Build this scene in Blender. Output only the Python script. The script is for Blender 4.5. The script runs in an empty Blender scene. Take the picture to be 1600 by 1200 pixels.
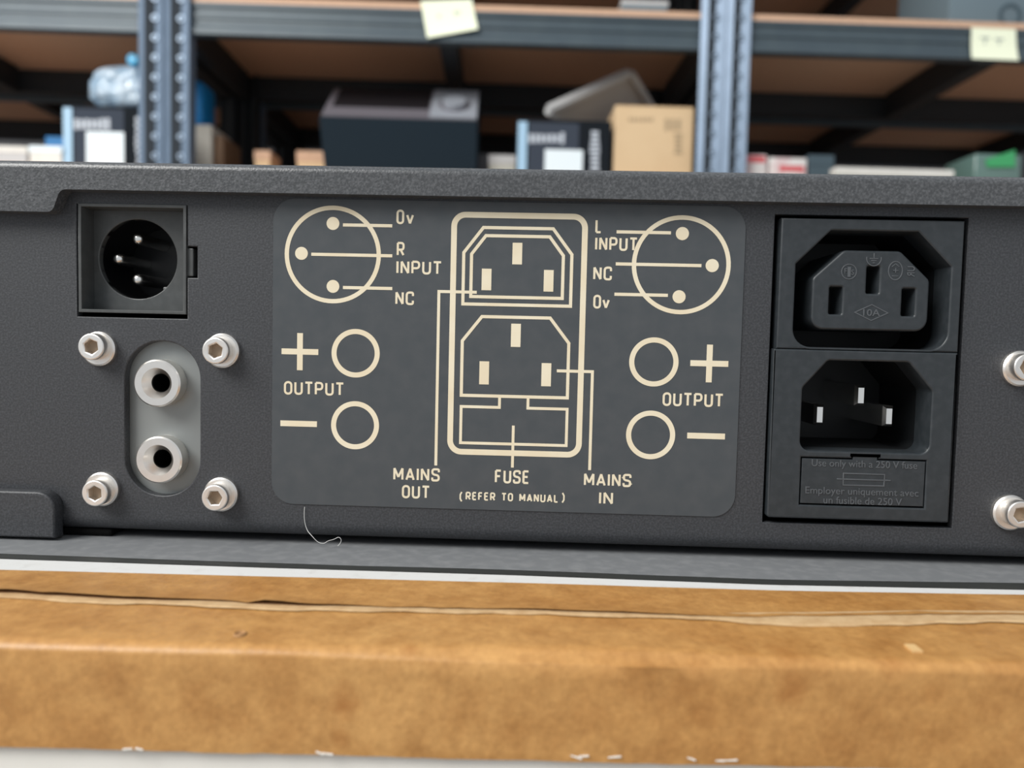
import bpy, bmesh, math, random
from mathutils import Vector, Matrix, noise
random.seed(7)
C = bpy.context.scene.collection
PI = math.pi
MMM = 0.001
# ------------------------------------------------------------------ camera, world, lights, exposure
ZC = 0.931                                   # camera height above the floor (m)
CAM = Vector((0.0, -0.148, ZC))              # 148 mm in front of the rear panel (panel = plane y 0)
FPX = 1200.0
pa, pb, pc = 0.05464232, 0.03096329, 0.02348171
Rx = Matrix(((1, 0, 0), (0, math.cos(pa), -math.sin(pa)), (0, math.sin(pa), math.cos(pa))))
Ry = Matrix(((math.cos(pb), 0, math.sin(pb)), (0, 1, 0), (-math.sin(pb), 0, math.cos(pb))))
Rz = Matrix(((math.cos(pc), -math.sin(pc), 0), (math.sin(pc), math.cos(pc), 0), (0, 0, 1)))
RM = Rz @ Rx @ Ry
def w_(v): return Vector((v[0], v[2], -v[1]))          # panel frame (x right, y down, z in) -> world
right, down, fwd = w_(RM[0]), w_(RM[1]), w_(RM[2])
cd = bpy.data.cameras.new('camera'); cam = bpy.data.objects.new('camera', cd); C.objects.link(cam)
rot = Matrix((right, -down, -fwd)).transposed()
cam.matrix_world = Matrix.Translation(CAM) @ rot.to_4x4()
cd.sensor_width = 36; cd.lens = 27; cd.clip_start = 0.005; cd.clip_end = 50
cd.dof.use_dof = True; cd.dof.focus_distance = 0.150; cd.dof.aperture_fstop = 16
bpy.context.scene.camera = cam
sc = bpy.context.scene
sc.view_settings.view_transform = 'Standard'; sc.view_settings.look = 'None'
sc.view_settings.gamma = 1; sc.view_settings.use_curve_mapping = False
sc.view_settings.exposure = 0.0
wd = bpy.data.worlds.new('world'); sc.world = wd; wd.use_nodes = True
bg = wd.node_tree.nodes['Background']; bg.inputs[0].default_value = (0.90, 0.95, 1.0, 1); bg.inputs[1].default_value = 0.62
def window_light(name, loc, target, sx, sy, power, col):
    d = bpy.data.lights.new(name, 'AREA'); d.shape = 'RECTANGLE'; d.size = sx; d.size_y = sy; d.energy = power; d.color = col
    o = bpy.data.objects.new(name, d); C.objects.link(o); o.location = loc
    o.rotation_euler = (Vector(target) - Vector(loc)).to_track_quat('-Z', 'Y').to_euler()
window_light('window_daylight', (-1.75, -1.3, ZC + 2.0), (0.1, 0.2, ZC), 1.8, 1.5, 125, (1.0, 0.985, 0.95))

# ------------------------------------------------------------------ rays: photo pixel -> point in the scene
def ray(px, py):
    return (right * ((px - 800) / FPX) + down * ((py - 600) / FPX) + fwd)
def P(px, py, y=0.0):                        # on a plane parallel to the panel, y metres behind it
    d = ray(px, py); t = (y - CAM.y) / d.y
    return CAM + d * t
def PZ(px, py, z):                           # on a horizontal plane
    d = ray(px, py); t = (z - CAM.z) / d.z
    return CAM + d * t
TH = math.radians(3.1)                       # the racking stands turned a little from the panel
RO = Vector((0, 1.10, 0)); RU = Vector((math.cos(TH), math.sin(TH), 0)); RV = Vector((-math.sin(TH), math.cos(TH), 0))
def K(px, py, v=0.0):                        # rack frame (u along, v deep, z up)
    d = ray(px, py); p0 = RO + RV * v
    t = (p0 - CAM).dot(RV) / d.dot(RV)
    q = CAM + d * t - RO
    return Vector((q.dot(RU), v, q.z))

# ------------------------------------------------------------------ materials
def mat(name, col, rough=0.5, metal=0.0, spec=0.5, var=None, bump=None, trans=0.0, alpha=1.0):
    m = bpy.data.materials.new(name); m.use_nodes = True
    nt = m.node_tree; b = nt.nodes['Principled BSDF']
    b.inputs['Base Color'].default_value = (*col, 1); b.inputs['Roughness'].default_value = rough
    b.inputs['Metallic'].default_value = metal; b.inputs['Specular IOR Level'].default_value = spec
    b.inputs['Transmission Weight'].default_value = trans
    tc = nt.nodes.new('ShaderNodeTexCoord')
    if var:                                  # (scale, detail, other colour, low, high)
        n = nt.nodes.new('ShaderNodeTexNoise'); n.inputs['Scale'].default_value = var[0]; n.inputs['Detail'].default_value = var[1]
        r = nt.nodes.new('ShaderNodeValToRGB'); r.color_ramp.elements[0].position = var[3]; r.color_ramp.elements[1].position = var[4]
        r.color_ramp.elements[0].color = (*col, 1); r.color_ramp.elements[1].color = (*var[2], 1)
        nt.links.new(tc.outputs['Object'], n.inputs['Vector']); nt.links.new(n.outputs['Fac'], r.inputs['Fac'])
        nt.links.new(r.outputs['Color'], b.inputs['Base Color'])
    if bump:                                 # (scale, strength, distance)
        n = nt.nodes.new('ShaderNodeTexNoise'); n.inputs['Scale'].default_value = bump[0]; n.inputs['Detail'].default_value = 3
        bp = nt.nodes.new('ShaderNodeBump'); bp.inputs['Strength'].default_value = bump[1]; bp.inputs['Distance'].default_value = bump[2]
        nt.links.new(tc.outputs['Object'], n.inputs['Vector']); nt.links.new(n.outputs['Fac'], bp.inputs['Height'])
        nt.links.new(bp.outputs['Normal'], b.inputs['Normal'])
    return m
M = {}
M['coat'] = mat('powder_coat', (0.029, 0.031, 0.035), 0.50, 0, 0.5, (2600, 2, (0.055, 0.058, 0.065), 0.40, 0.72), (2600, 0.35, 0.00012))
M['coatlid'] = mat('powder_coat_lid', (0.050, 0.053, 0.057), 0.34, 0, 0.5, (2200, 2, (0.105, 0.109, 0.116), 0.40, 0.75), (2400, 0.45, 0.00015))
M['label'] = mat('label_film', (0.055, 0.063, 0.070), 0.42, 0, 0.45, (300, 4, (0.068, 0.074, 0.080), 0.35, 0.75))
M['ink'] = mat('cream_ink', (0.72, 0.63, 0.46), 0.6, 0, 0.2, (180, 3, (0.76, 0.69, 0.53), 0.35, 0.7))
M['plastic'] = mat('black_plastic', (0.021, 0.026, 0.030), 0.42, 0, 0.5, (700, 3, (0.030, 0.035, 0.040), 0.4, 0.75), (900, 0.15, 0.0001))
M['plasticlit'] = mat('raised_plastic_highlight', (0.075, 0.082, 0.090), 0.5, 0, 0.5)  # same black plastic; highlight on raised marks painted in as a paler colour
M['shell'] = mat('socket_shell_plastic', (0.062, 0.066, 0.066), 0.40, 0, 0.5, (500, 3, (0.080, 0.084, 0.084), 0.4, 0.75))
M['blackhole'] = mat('black_insert', (0.004, 0.004, 0.005), 0.35, 0, 0.4)
M['well'] = mat('dark_well_plastic', (0.006, 0.007, 0.008), 0.5, 0, 0.35)
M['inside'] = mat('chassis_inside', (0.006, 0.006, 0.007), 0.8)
M['silver'] = mat('nickel_plate', (0.90, 0.86, 0.81), 0.30, 1.0, 0.5, (420, 3, (0.84, 0.79, 0.73), 0.45, 0.8), (700, 0.08, 0.0001))
M['steel'] = mat('zinc_screw', (0.88, 0.85, 0.81), 0.38, 1.0, 0.5, (500, 3, (0.80, 0.75, 0.69), 0.45, 0.8), (800, 0.12, 0.0001))
M['hexbrown'] = mat('hex_recess', (0.36, 0.27, 0.19), 0.55, 0.6)
M['alu'] = mat('grey_socket_plate', (0.23, 0.245, 0.245), 0.42, 0.4, 0.5, (90, 2, (0.28, 0.295, 0.29), 0.3, 0.7))
M['pinm'] = mat('tin_pin', (0.88, 0.87, 0.84), 0.26, 1.0)
M['rubber'] = mat('rubber_foot', (0.004, 0.004, 0.004), 0.9, 0, 0.1)
M['lint'] = mat('lint_fibre', (0.6, 0.6, 0.58), 0.8)
M['whitecard'] = mat('white_card', (0.76, 0.74, 0.69), 0.6, 0, 0.3, (60, 5, (0.68, 0.66, 0.61), 0.45, 0.8), (500, 0.15, 0.0002))
M['whiteedge'] = mat('white_print', (0.64, 0.64, 0.63), 0.55, 0, 0.3, (350, 5, (0.54, 0.53, 0.51), 0.55, 0.85))
M['greyprint'] = mat('grey_print', (0.185, 0.192, 0.20), 0.40, 0, 0.5, (420, 5, (0.245, 0.25, 0.258), 0.45, 0.8), (600, 0.15, 0.0001))
M['blackprint'] = mat('black_print', (0.030, 0.032, 0.030), 0.5)
M['wood'] = mat('bench_wood', (0.42, 0.30, 0.19), 0.5, 0, 0.4, (14, 6, (0.34, 0.23, 0.14), 0.4, 0.7))
M['benchleg'] = mat('bench_leg', (0.10, 0.10, 0.11), 0.5)
M['floor'] = mat('floor_screed', (0.36, 0.35, 0.34), 0.5, 0, 0.4, (6, 5, (0.30, 0.29, 0.28), 0.4, 0.7))
M['wall'] = mat('back_wall', (0.10, 0.10, 0.105), 0.9, 0, 0.2, (4, 4, (0.08, 0.08, 0.085), 0.4, 0.7))
M['mdf'] = mat('chipboard', (0.64, 0.42, 0.29), 0.75, 0, 0.2, (180, 5, (0.54, 0.34, 0.23), 0.4, 0.75))
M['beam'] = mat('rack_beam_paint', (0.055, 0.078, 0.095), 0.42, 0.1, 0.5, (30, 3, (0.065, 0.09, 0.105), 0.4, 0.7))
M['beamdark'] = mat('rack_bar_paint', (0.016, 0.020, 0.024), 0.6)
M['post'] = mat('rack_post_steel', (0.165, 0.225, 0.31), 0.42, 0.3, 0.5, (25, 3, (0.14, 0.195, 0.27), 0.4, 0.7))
M['postshade'] = mat('rack_post_shade', (0.040, 0.048, 0.058), 0.6, 0, 0.3)
M['rim'] = mat('hole_rim_steel', (0.30, 0.38, 0.48), 0.4, 0.4)
M['note'] = mat('yellow_note', (0.93, 0.97, 0.75), 0.75, 0, 0.2)
M['pen'] = mat('pen_marks', (0.42, 0.47, 0.42), 0.8)
M['boxblack'] = mat('black_box_print', (0.009, 0.012, 0.016), 0.8, 0, 0.12)
M['boxgrey'] = mat('grey_box_print', (0.045, 0.055, 0.075), 0.8, 0, 0.15)
M['boxblue'] = mat('pale_blue_stripe', (0.36, 0.55, 0.72), 0.5)
M['boxwhite'] = mat('white_sticker', (0.80, 0.88, 0.92), 0.55)
M['boxtext'] = mat('grey_lettering', (0.50, 0.54, 0.60), 0.5)
M['carton'] = mat('tan_carton', (0.70, 0.51, 0.31), 0.7, 0, 0.2, (14, 4, (0.66, 0.47, 0.28), 0.4, 0.7))
M['cartonink'] = mat('carton_ink', (0.45, 0.33, 0.20), 0.7)
M['beige'] = mat('beige_card', (0.62, 0.60, 0.54), 0.7)
M['brownside'] = mat('brown_card', (0.20, 0.12, 0.07), 0.7)
M['console'] = mat('console_case', (0.010, 0.018, 0.026), 0.8, 0, 0.12)
M['consoletop'] = mat('console_top', (0.012, 0.010, 0.012), 0.7, 0, 0.15)
M['consolegrey'] = mat('console_grey', (0.30, 0.32, 0.36), 0.45)
M['consolerim'] = mat('console_rim', (0.14, 0.13, 0.15), 0.5)
M['tray'] = mat('grey_tray', (0.50, 0.50, 0.50), 0.4)
M['traypanel'] = mat('tray_panel', (0.46, 0.44, 0.42), 0.6)
M['bag'] = mat('clear_blue_film', (0.42, 0.60, 0.78), 0.16, 0, 0.8, (34, 4, (0.72, 0.86, 0.98), 0.42, 0.66), (40, 1.0, 0.012), 0.35)
M['bluep'] = mat('blue_plastic', (0.010, 0.24, 0.62), 0.35)
M['bluecap'] = mat('bright_blue_cap', (0.02, 0.42, 0.75), 0.3)
M['red'] = mat('red_wrap', (0.62, 0.10, 0.11), 0.4)
M['pinkwhite'] = mat('pink_white_wrap', (0.62, 0.48, 0.48), 0.5, 0, 0.4, (45, 2, (0.70, 0.66, 0.64), 0.45, 0.55))
M['darkteal'] = mat('dark_teal_card', (0.05, 0.08, 0.10), 0.5)
M['green'] = mat('green_card', (0.05, 0.36, 0.13), 0.5)
M['greenfilm'] = mat('smoky_film', (0.12, 0.20, 0.18), 0.2, 0, 0.5)
M['greycase'] = mat('blue_grey_case', (0.135, 0.185, 0.215), 0.5)
M['palestrip'] = mat('pale_strip', (0.50, 0.50, 0.44), 0.6)

def kraft():
    m = bpy.data.materials.new('kraft_tape'); m.use_nodes = True; nt = m.node_tree; b = nt.nodes['Principled BSDF']
    N = nt.nodes.new; L = nt.links.new
    tc = N('ShaderNodeTexCoord')
    def nz(s, d, r=0.6):
        n = N('ShaderNodeTexNoise'); n.inputs['Scale'].default_value = s; n.inputs['Detail'].default_value = d; n.inputs['Roughness'].default_value = r
        L(tc.outputs['Object'], n.inputs['Vector']); return n
    def ramp(src, p0, c0, p1, c1):
        r = N('ShaderNodeValToRGB'); r.color_ramp.elements[0].position = p0; r.color_ramp.elements[1].position = p1
        r.color_ramp.elements[0].color = (*c0, 1); r.color_ramp.elements[1].color = (*c1, 1); L(src, r.inputs['Fac']); return r
    def mix(fac, a, c, blend='MIX'):
        x = N('ShaderNodeMix'); x.data_type = 'RGBA'; x.blend_type = blend
        if isinstance(fac, float): x.inputs[0].default_value = fac
        else: L(fac, x.inputs[0])
        L(a, x.inputs[6])
        if isinstance(c, tuple): x.inputs[7].default_value = (*c, 1)
        else: L(c, x.inputs[7])
        return x.outputs[2]
    base = ramp(nz(28, 6).outputs['Fac'], 0.32, (0.44, 0.218, 0.064), 0.68, (0.52, 0.285, 0.098)).outputs['Color']
    mott = ramp(nz(150, 8, 0.7).outputs['Fac'], 0.33, (0.78, 0.70, 0.60), 0.60, (1.05, 1.04, 1.02)).outputs['Color']
    col = mix(1.0, base, mott, 'MULTIPLY')
    fine = ramp(nz(900, 4).outputs['Fac'], 0.3, (0.86, 0.84, 0.81), 0.7, (1.08, 1.08, 1.08)).outputs['Color']
    col = mix(1.0, col, fine, 'MULTIPLY')
    edge = nz(330, 5)
    for (px, py, rad, amt) in STAINS:        # aged brown blotches
        p = px                                # carton-frame point
        d = N('ShaderNodeVectorMath'); d.operation = 'DISTANCE'; L(tc.outputs['Object'], d.inputs[0]); d.inputs[1].default_value = p
        a = N('ShaderNodeMath'); a.operation = 'MULTIPLY_ADD'; L(edge.outputs['Fac'], a.inputs[0]); a.inputs[1].default_value = rad * 1.3; L(d.outputs['Value'], a.inputs[2])
        r = N('ShaderNodeMapRange'); r.inputs[1].default_value = rad * 1.75; r.inputs[2].default_value = rad * 0.7; r.inputs[3].default_value = 0; r.inputs[4].default_value = min(0.8, amt*1.5)
        L(a.outputs[0], r.inputs[0])
        col = mix(r.outputs[0], col, (0.30, 0.105, 0.018))
    L(col, b.inputs['Base Color']); b.inputs['Roughness'].default_value = 0.42; b.inputs['Specular IOR Level'].default_value = 0.45
    bp = N('ShaderNodeBump'); bp.inputs['Strength'].default_value = 0.35; bp.inputs['Distance'].default_value = 0.0004
    L(nz(420, 6).outputs['Fac'], bp.inputs['Height']); L(bp.outputs['Normal'], b.inputs['Normal'])
    return m

# ------------------------------------------------------------------ object helpers
OFF = {}
def thing(name, label, cat, origin=(0, 0, 0), frame='w', off=(0, 0, 0), group=None):
    """Empty at the thing's base; child meshes are written in frame coordinates and shifted by off"""
    o = bpy.data.objects.new(name, None); C.objects.link(o); o.empty_display_size = 0.02
    off = Vector(off)
    if frame == 'r':
        o.location = RO + RU * off.x + RV * off.y + Vector((0, 0, off.z)); o.rotation_euler = (0, 0, TH)
    else:
        o.location = off
    o['label'] = label; o['category'] = cat
    if group: o['group'] = group
    OFF[o.name] = off; return o
def obj(name, bm, m, parent=None, smooth=None, label=None):
    """link bm (bmesh or mesh data in frame coordinates) as one mesh object"""
    if isinstance(bm, bmesh.types.BMesh):
        bmesh.ops.remove_doubles(bm, verts=bm.verts, dist=1e-7)
        bmesh.ops.recalc_face_normals(bm, faces=bm.faces)
        me = bpy.data.meshes.new(name); bm.to_mesh(me); bm.free()
    else: me = bm
    if parent is not None: me.transform(Matrix.Translation(-OFF[parent.name]))
    mats = m if isinstance(m, (list, tuple)) else [m]
    me.materials.clear()
    for x in mats: me.materials.append(x)
    if smooth is not None:
        for f in me.polygons: f.use_smooth = True
        me.set_sharp_from_angle(angle=math.radians(smooth))
    o = bpy.data.objects.new(name, me); C.objects.link(o)
    if parent is not None:
        o.parent = parent; OFF[o.name] = OFF[parent.name]
    if label: o['label'] = label
    return o
def tag(o, label, cat, group=None):
    o['label'] = label; o['category'] = cat
    if group: o['group'] = group
    return o
def struct(name, bm, m):
    o = obj(name, bm, m); o['kind'] = 'structure'; return o
def B(): return bmesh.new()
def box(bm, x0, x1, y0, y1, z0, z1, bev=0.0, seg=2, mi=0):
    t = bmesh.new()
    vs = [t.verts.new(c) for c in ((x0,y0,z0),(x1,y0,z0),(x1,y1,z0),(x0,y1,z0),(x0,y0,z1),(x1,y0,z1),(x1,y1,z1),(x0,y1,z1))]
    for f in ((0,3,2,1),(4,5,6,7),(0,1,5,4),(1,2,6,5),(2,3,7,6),(3,0,4,7)): t.faces.new([vs[i] for i in f])
    if bev: bmesh.ops.bevel(t, geom=list(t.edges), offset=bev, segments=seg, profile=0.5, affect='EDGES')
    for f in t.faces: f.material_index = mi
    merge(bm, t); return bm
def merge(bm, t, mtx=None):
    me = bpy.data.meshes.new('tmp'); t.to_mesh(me); t.free()
    if mtx is not None: me.transform(mtx)
    bm.from_mesh(me); bpy.data.meshes.remove(me)
def obox(bm, a, b, up, w, h):
    """bar from a to b, width w along side axis, height h along up"""
    a, b, up = Vector(a), Vector(b), Vector(up); d = (b - a).normalized(); s = d.cross(up).normalized(); u = s.cross(d).normalized()
    c = [p + s * (i * w / 2) + u * (j * h / 2) for p in (a, b) for (i, j) in ((-1,-1),(1,-1),(1,1),(-1,1))]
    vs = [bm.verts.new(q) for q in c]
    for f in ((0,1,2,3),(7,6,5,4),(0,4,5,1),(1,5,6,2),(2,6,7,3),(3,7,4,0)): bm.faces.new([vs[i] for i in f])
def lathe(bm, prof, c, n=40, cap0=False, cap1=False):
    """profile [(r, y)] turned round the y axis through c (x, z)"""
    rings = []
    for r, y in prof:
        if r < 1e-7: rings.append([bm.verts.new((c[0], y, c[1]))])
        else: rings.append([bm.verts.new((c[0] + r*math.cos(2*PI*i/n), y, c[1] + r*math.sin(2*PI*i/n))) for i in range(n)])
    for a, b in zip(rings, rings[1:]):
        for i in range(n):
            j = (i+1) % n
            q = [a[i % len(a)], a[j % len(a)], b[j % len(b)], b[i % len(b)]]
            u = []
            for v in q:
                if v not in u: u.append(v)
            if len(u) > 2: bm.faces.new(u)
    return bm
def prism_x(bm, prof, x0, x1, closed=True):
    """profile [(y, z)] swept along x"""
    a = [bm.verts.new((x0, y, z)) for y, z in prof]; b = [bm.verts.new((x1, y, z)) for y, z in prof]
    n = len(prof)
    for i in range(n if closed else n-1):
        j = (i+1) % n; bm.faces.new((a[i], a[j], b[j], b[i]))
    if closed: bm.faces.new(a); bm.faces.new(b[::-1])
    return bm
def prism_z(bm, prof, z0, z1):
    a = [bm.verts.new((x, y, z0)) for x, y in prof]; b = [bm.verts.new((x, y, z1)) for x, y in prof]; n = len(prof)
    for i in range(n):
        j = (i+1) % n; bm.faces.new((a[i], a[j], b[j], b[i]))
    bm.faces.new(a); bm.faces.new(b[::-1]); return bm
def rpoly(pts, rad, seg=6):
    """round the corners of polygon pts [(x, z)]; rad is one radius or one per corner"""
    out = []; n = len(pts)
    for i, p in enumerate(pts):
        r = rad[i] if isinstance(rad, (list, tuple)) else rad
        p = Vector(p); a = Vector(pts[i-1]) - p; b = Vector(pts[(i+1) % n]) - p
        if r <= 0: out.append(tuple(p)); continue
        la, lb = a.length, b.length; a.normalize(); b.normalize()
        ang = a.angle(b); t = min(r / math.tan(ang/2), la*0.49, lb*0.49); r2 = t * math.tan(ang/2)
        cen = p + (a+b).normalized() * (r2 / math.sin(ang/2))
        s = p + a*t - cen; e = p + b*t - cen
        tot = s.angle_signed(e)
        for k in range(seg+1):
            th = -tot*k/seg; q = Vector((s.x*math.cos(th) - s.y*math.sin(th), s.x*math.sin(th) + s.y*math.cos(th)))
            out.append(tuple(cen + q))
    return out
def circ(cx, cz, r, n=48): return [(cx + r*math.cos(2*PI*i/n), cz + r*math.sin(2*PI*i/n)) for i in range(n)]
def rect(x0, x1, z0, z1): return [(x0, z0), (x1, z0), (x1, z1), (x0, z1)]
def plate(loops, y0, y1, bev=0.0):
    """plate facing -y between y0 (front) and y1 with holes; first loop outer -> mesh"""
    cu = bpy.data.curves.new('plate', 'CURVE'); cu.dimensions = '2D'; cu.fill_mode = 'BOTH'
    cu.extrude = max((y1-y0)/2 - bev, 1e-6)
    if bev: cu.bevel_depth = bev; cu.bevel_resolution = 2; cu.offset = -bev
    for lp in loops:
        s = cu.splines.new('POLY'); s.points.add(len(lp)-1); s.use_cyclic_u = True
        for pnt, (x, z) in zip(s.points, lp): pnt.co = (x*1000, z*1000, 0, 1)
    cu.extrude *= 1000; cu.bevel_depth *= 1000; cu.offset *= 1000
    return curve_mesh(cu, (y0+y1)/2)
def curve_mesh(cu, y, mtx=None):
    o = bpy.data.objects.new('tmp', cu); C.objects.link(o)
    dg = bpy.context.evaluated_depsgraph_get(); me = bpy.data.meshes.new_from_object(o.evaluated_get(dg))
    bpy.data.objects.remove(o); bpy.data.curves.remove(cu)
    for v in me.vertices:
        x, zz, d = v.co; v.co = (x/1000, y - d/1000, zz/1000)
    return me
def text_mesh(s, x0, x1, z0, z1, y, thick=0.00003, bold=0.0, space=1.0, slant=0.0):
    """words fitted to the box x0..x1, z0..z1 on the plane y, facing -y"""
    cu = bpy.data.curves.new('txt', 'FONT'); cu.body = s; cu.size = 10; cu.space_character = space; cu.resolution_u = 4; cu.offset = bold; cu.extrude = thick*1000/2; cu.shear = slant
    me = curve_mesh(cu, y)
    xs = [v.co.x for v in me.vertices]; zs = [v.co.z for v in me.vertices]
    a, b, c, d = min(xs), max(xs), min(zs), max(zs)
    for v in me.vertices:
        v.co.x = x0 + (v.co.x-a)/(b-a)*(x1-x0); v.co.z = z0 + (v.co.z-c)/(d-c)*(z1-z0)
    return me
def copy_tree(o, parent=None):
    c = o.copy(); C.objects.link(c)
    if parent is not None: c.parent = parent
    OFF[c.name] = OFF.get(o.name, Vector())
    for ch in list(o.children): copy_tree(ch, c)
    return c
def qm(p): return (p.x, p.z)

# ------------------------------------------------------------------ the room
ZB = ZC - 0.041                               # top of the carton the amplifier stands on
TBL = 0.75
struct('floor', box(B(), -3.5, 3.5, -2.5, 2.6, -0.05, 0), M['floor'])
struct('wall_back', box(B(), -3.5, 3.5, 2.25, 2.4, 0, 3.0), M['wall'])

t = thing('workbench', 'wooden workbench under the taped white carton', 'bench', off=(0, 0.15, 0))
obj('bench_top', box(B(), -0.75, 0.75, -0.16, 0.55, TBL-0.03, TBL, 0.003), M['wood'], t)
for sx in (-1, 1):
    for y in (-0.12, 0.51):
        obj('leg', box(B(), sx*0.70-0.025, sx*0.70+0.025, y-0.025, y+0.025, 0, TBL-0.03, 0.003), M['benchleg'], t)

# ------------------------------------------------------------------ racking
u_l0, u_l1, u_l2 = K(216, 150).x, K(254.5, 150).x, K(292, 150).x
u_r0, u_r1, u_r2 = K(1090, 150).x, K(1131, 150).x, K(1172, 150).x
PW = 0.0395                                   # post width
Wd = (u_r1 - 0.0005) - (u_l1 + 0.0005)        # unit width
DEP = 0.37
Z_UP = K(1000, 11).z; Z_LO = K(1350, 290).z; Z_TOP = Z_UP + 0.315
BT = 0.0105; BH = 0.049
def post_mesh(mirror):
    fr = [(0, 0.005), (0.011, 0), (0.025, 0.008), (PW, 0.002)]
    bk = [(PW, 0.030), (PW-0.002, 0.030), (PW-0.002, 0.0055), (0.025, 0.0105), (0.011, 0.0025), (0.001, 0.008)]
    return fr + bk
def make_unit(name, label, off_u, off_v, rims):
    """shelving unit whose left end is at u 0; built at off"""
    t = thing(name, label, 'shelving unit', frame='r', off=(off_u, off_v, 0), group=None)
    H = 2.0
    for u in (0, Wd - PW):
        for back in (0, 1):
            pr = [(off_u + u + a, off_v + ((DEP - b) if back else b)) for a, b in post_mesh(0)]
            p = obj('post', prism_z(B(), pr, 0, H), [M['post'], M['postshade']] if not back else [M['beamdark']], t)
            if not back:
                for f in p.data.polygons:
                    if f.normal.y < -0.2 and f.normal.x > 0.2: f.material_index = 1   # right-facing strip of the post, its shade put into the colour
            if rims and not back:
                z = ZC + 0.16; k = 0
                while z < ZC + 0.60:
                    bm = B(); lathe(bm, [(0.0, 0.004), (0.0029, 0.004), (0.0031, -0.0012), (0.0052, -0.0012), (0.0056, 0.0026)], (off_u + u + 0.0255, z), 18)
                    for v in bm.verts: v.co.y += off_v + 0.0055
                    obj('hole_rim', bm, M['rim'], p, smooth=40); z += 0.0306
    for z in (Z_LO, Z_UP, Z_TOP):
        zb = z - BT
        obj('shelf_board', box(B(), off_u+0.004, off_u+Wd-0.004, off_v+0.0115, off_v+DEP-0.0115, zb, z, 0.0008, 1), M['mdf'], t)
        x0, x1 = off_u + PW - 0.004, off_u + Wd - PW + 0.004
        for back in (0, 1):
            pr = [(0.0105, zb), (0.0105, zb-0.006), (0.0135, zb-0.009), (0.0135, zb-0.017), (0.0118, zb-0.019), (0.0118, zb-0.024), (0.0138, zb-0.026),
                  (0.0138, zb-0.034), (0.0115, zb-0.037), (0.0105, zb-0.041), (0.0105, zb-BH), (0.030, zb-BH), (0.030, zb-BH+0.002), (0.016, zb-BH+0.002), (0.016, zb)]
            pr = [(off_v + ((DEP - a) if back else a), q) for a, q in pr]
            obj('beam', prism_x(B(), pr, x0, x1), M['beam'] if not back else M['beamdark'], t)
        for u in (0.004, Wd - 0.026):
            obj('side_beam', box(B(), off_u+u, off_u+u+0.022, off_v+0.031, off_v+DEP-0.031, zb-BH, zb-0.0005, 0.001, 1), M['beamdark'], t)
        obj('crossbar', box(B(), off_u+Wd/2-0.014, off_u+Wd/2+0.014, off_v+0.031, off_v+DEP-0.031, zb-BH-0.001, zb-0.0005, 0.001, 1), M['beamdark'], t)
    return t
uM = u_l1 + 0.0005
names = [('shelving unit with a yellow note left of its middle, between both post pairs', uM, 0),
         ('shelving unit at left, behind the blue bag and its black box', uM - Wd - 0.001, 0),
         ('shelving unit at right, holding red packets and a green pack', uM + Wd + 0.001, 0)]
for lb, u, v in names: make_unit('shelving_unit', lb, u, v, True)
rear = make_unit('shelving_unit', 'dark rear shelving unit back to back with the middle front unit', uM, DEP + 0.012, False)
for lb, du in (('dark rear shelving unit back to back with the left front unit', -(Wd+0.001)), ('dark rear shelving unit back to back with the right front unit', Wd+0.001)):
    c = copy_tree(rear); c.location = rear.location + RU * du; c['label'] = lb

# ------------------------------------------------------------------ things on the racking
def kbox(bm, px0, px1, py_top, v0, dep, zbase, bev=0.002, py_bot=None, mi=0):
    py = py_bot if py_bot else 240
    a = K(px0, py_top, v0); b = K(px1, py_top, v0)
    zt = (a.z + b.z)/2
    box(bm, a.x, b.x, v0, v0+dep, zbase, zt, bev, 2, mi); return a.x, b.x, zt
def kpatch(px0, px1, py0, py1, v, th=0.0006, bm=None, bev=0):
    """thin sticker or print on a face at depth v"""
    a = K(px0, (py0+py1)/2, v); b = K(px1, (py0+py1)/2, v); tt = K((px0+px1)/2, py0, v); bb = K((px0+px1)/2, py1, v)
    return box(bm if bm is not None else B(), a.x, b.x, v-th, v, bb.z, tt.z, bev, 1)
def label_bars(px0, px1, py0, py1, v, n, vertical=False, seed=1):
    rnd = random.Random(seed); bm = B()
    for i in range(n):
        f0, f1 = i/n, (i+0.72)/n; j = rnd.uniform(0, 0.2)
        if vertical: kpatch(px0 + (px1-px0)*j, px1 - (px1-px0)*j*0.6, py0+(py1-py0)*f0, py0+(py1-py0)*f1, v, 0.0008, bm)
        else: kpatch(px0+(px1-px0)*f0, px0+(px1-px0)*f1, py0+(py1-py0)*j, py1-(py1-py0)*j*0.7, v, 0.0008, bm)
    return bm
def retail_box(label, px0, px1, pyt, dx, dy, seed, v, dep):
    a = K(px0, 240, v); b = K(px1, 240, v); 
    t = thing('black_box', label, 'box', frame='r', off=((a.x+b.x)/2, v+dep/2, Z_LO), group='matching black boxes with white stickers')
    bm = B(); kbox(bm, px0, px1, pyt, v, dep, Z_LO)
    bd = obj('carton_body', bm, M['boxblack'], t)
    obj('edge_stripe', kpatch(px0+1, px0+15, pyt+3, 275, v), M['boxblue'], t, label='pale blue stripe down the left edge')
    obj('grey_panel', kpatch(px0+18, px0+96, pyt+5, 275, v), M['boxgrey'], t)
    obj('print_line', label_bars(px0+18, px0+76, pyt+20, pyt+38, v-0.0006, 7, False, seed), M['boxtext'], t)
    obj('sticker', kpatch(px0+dx, px0+dx+59, pyt+dy, 280, v-0.0006), M['boxwhite'], t, label='white sticker')
    obj('print_column', label_bars(px0+113, px0+129, pyt+18, 270, v, 9, True, seed+1), M['boxtext'], t)
    return t
retail_box('black box with white sticker under the clear blue bag, by the left posts', 98, 243, 165, 37, 41, 3, 0.034, 0.07)
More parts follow.
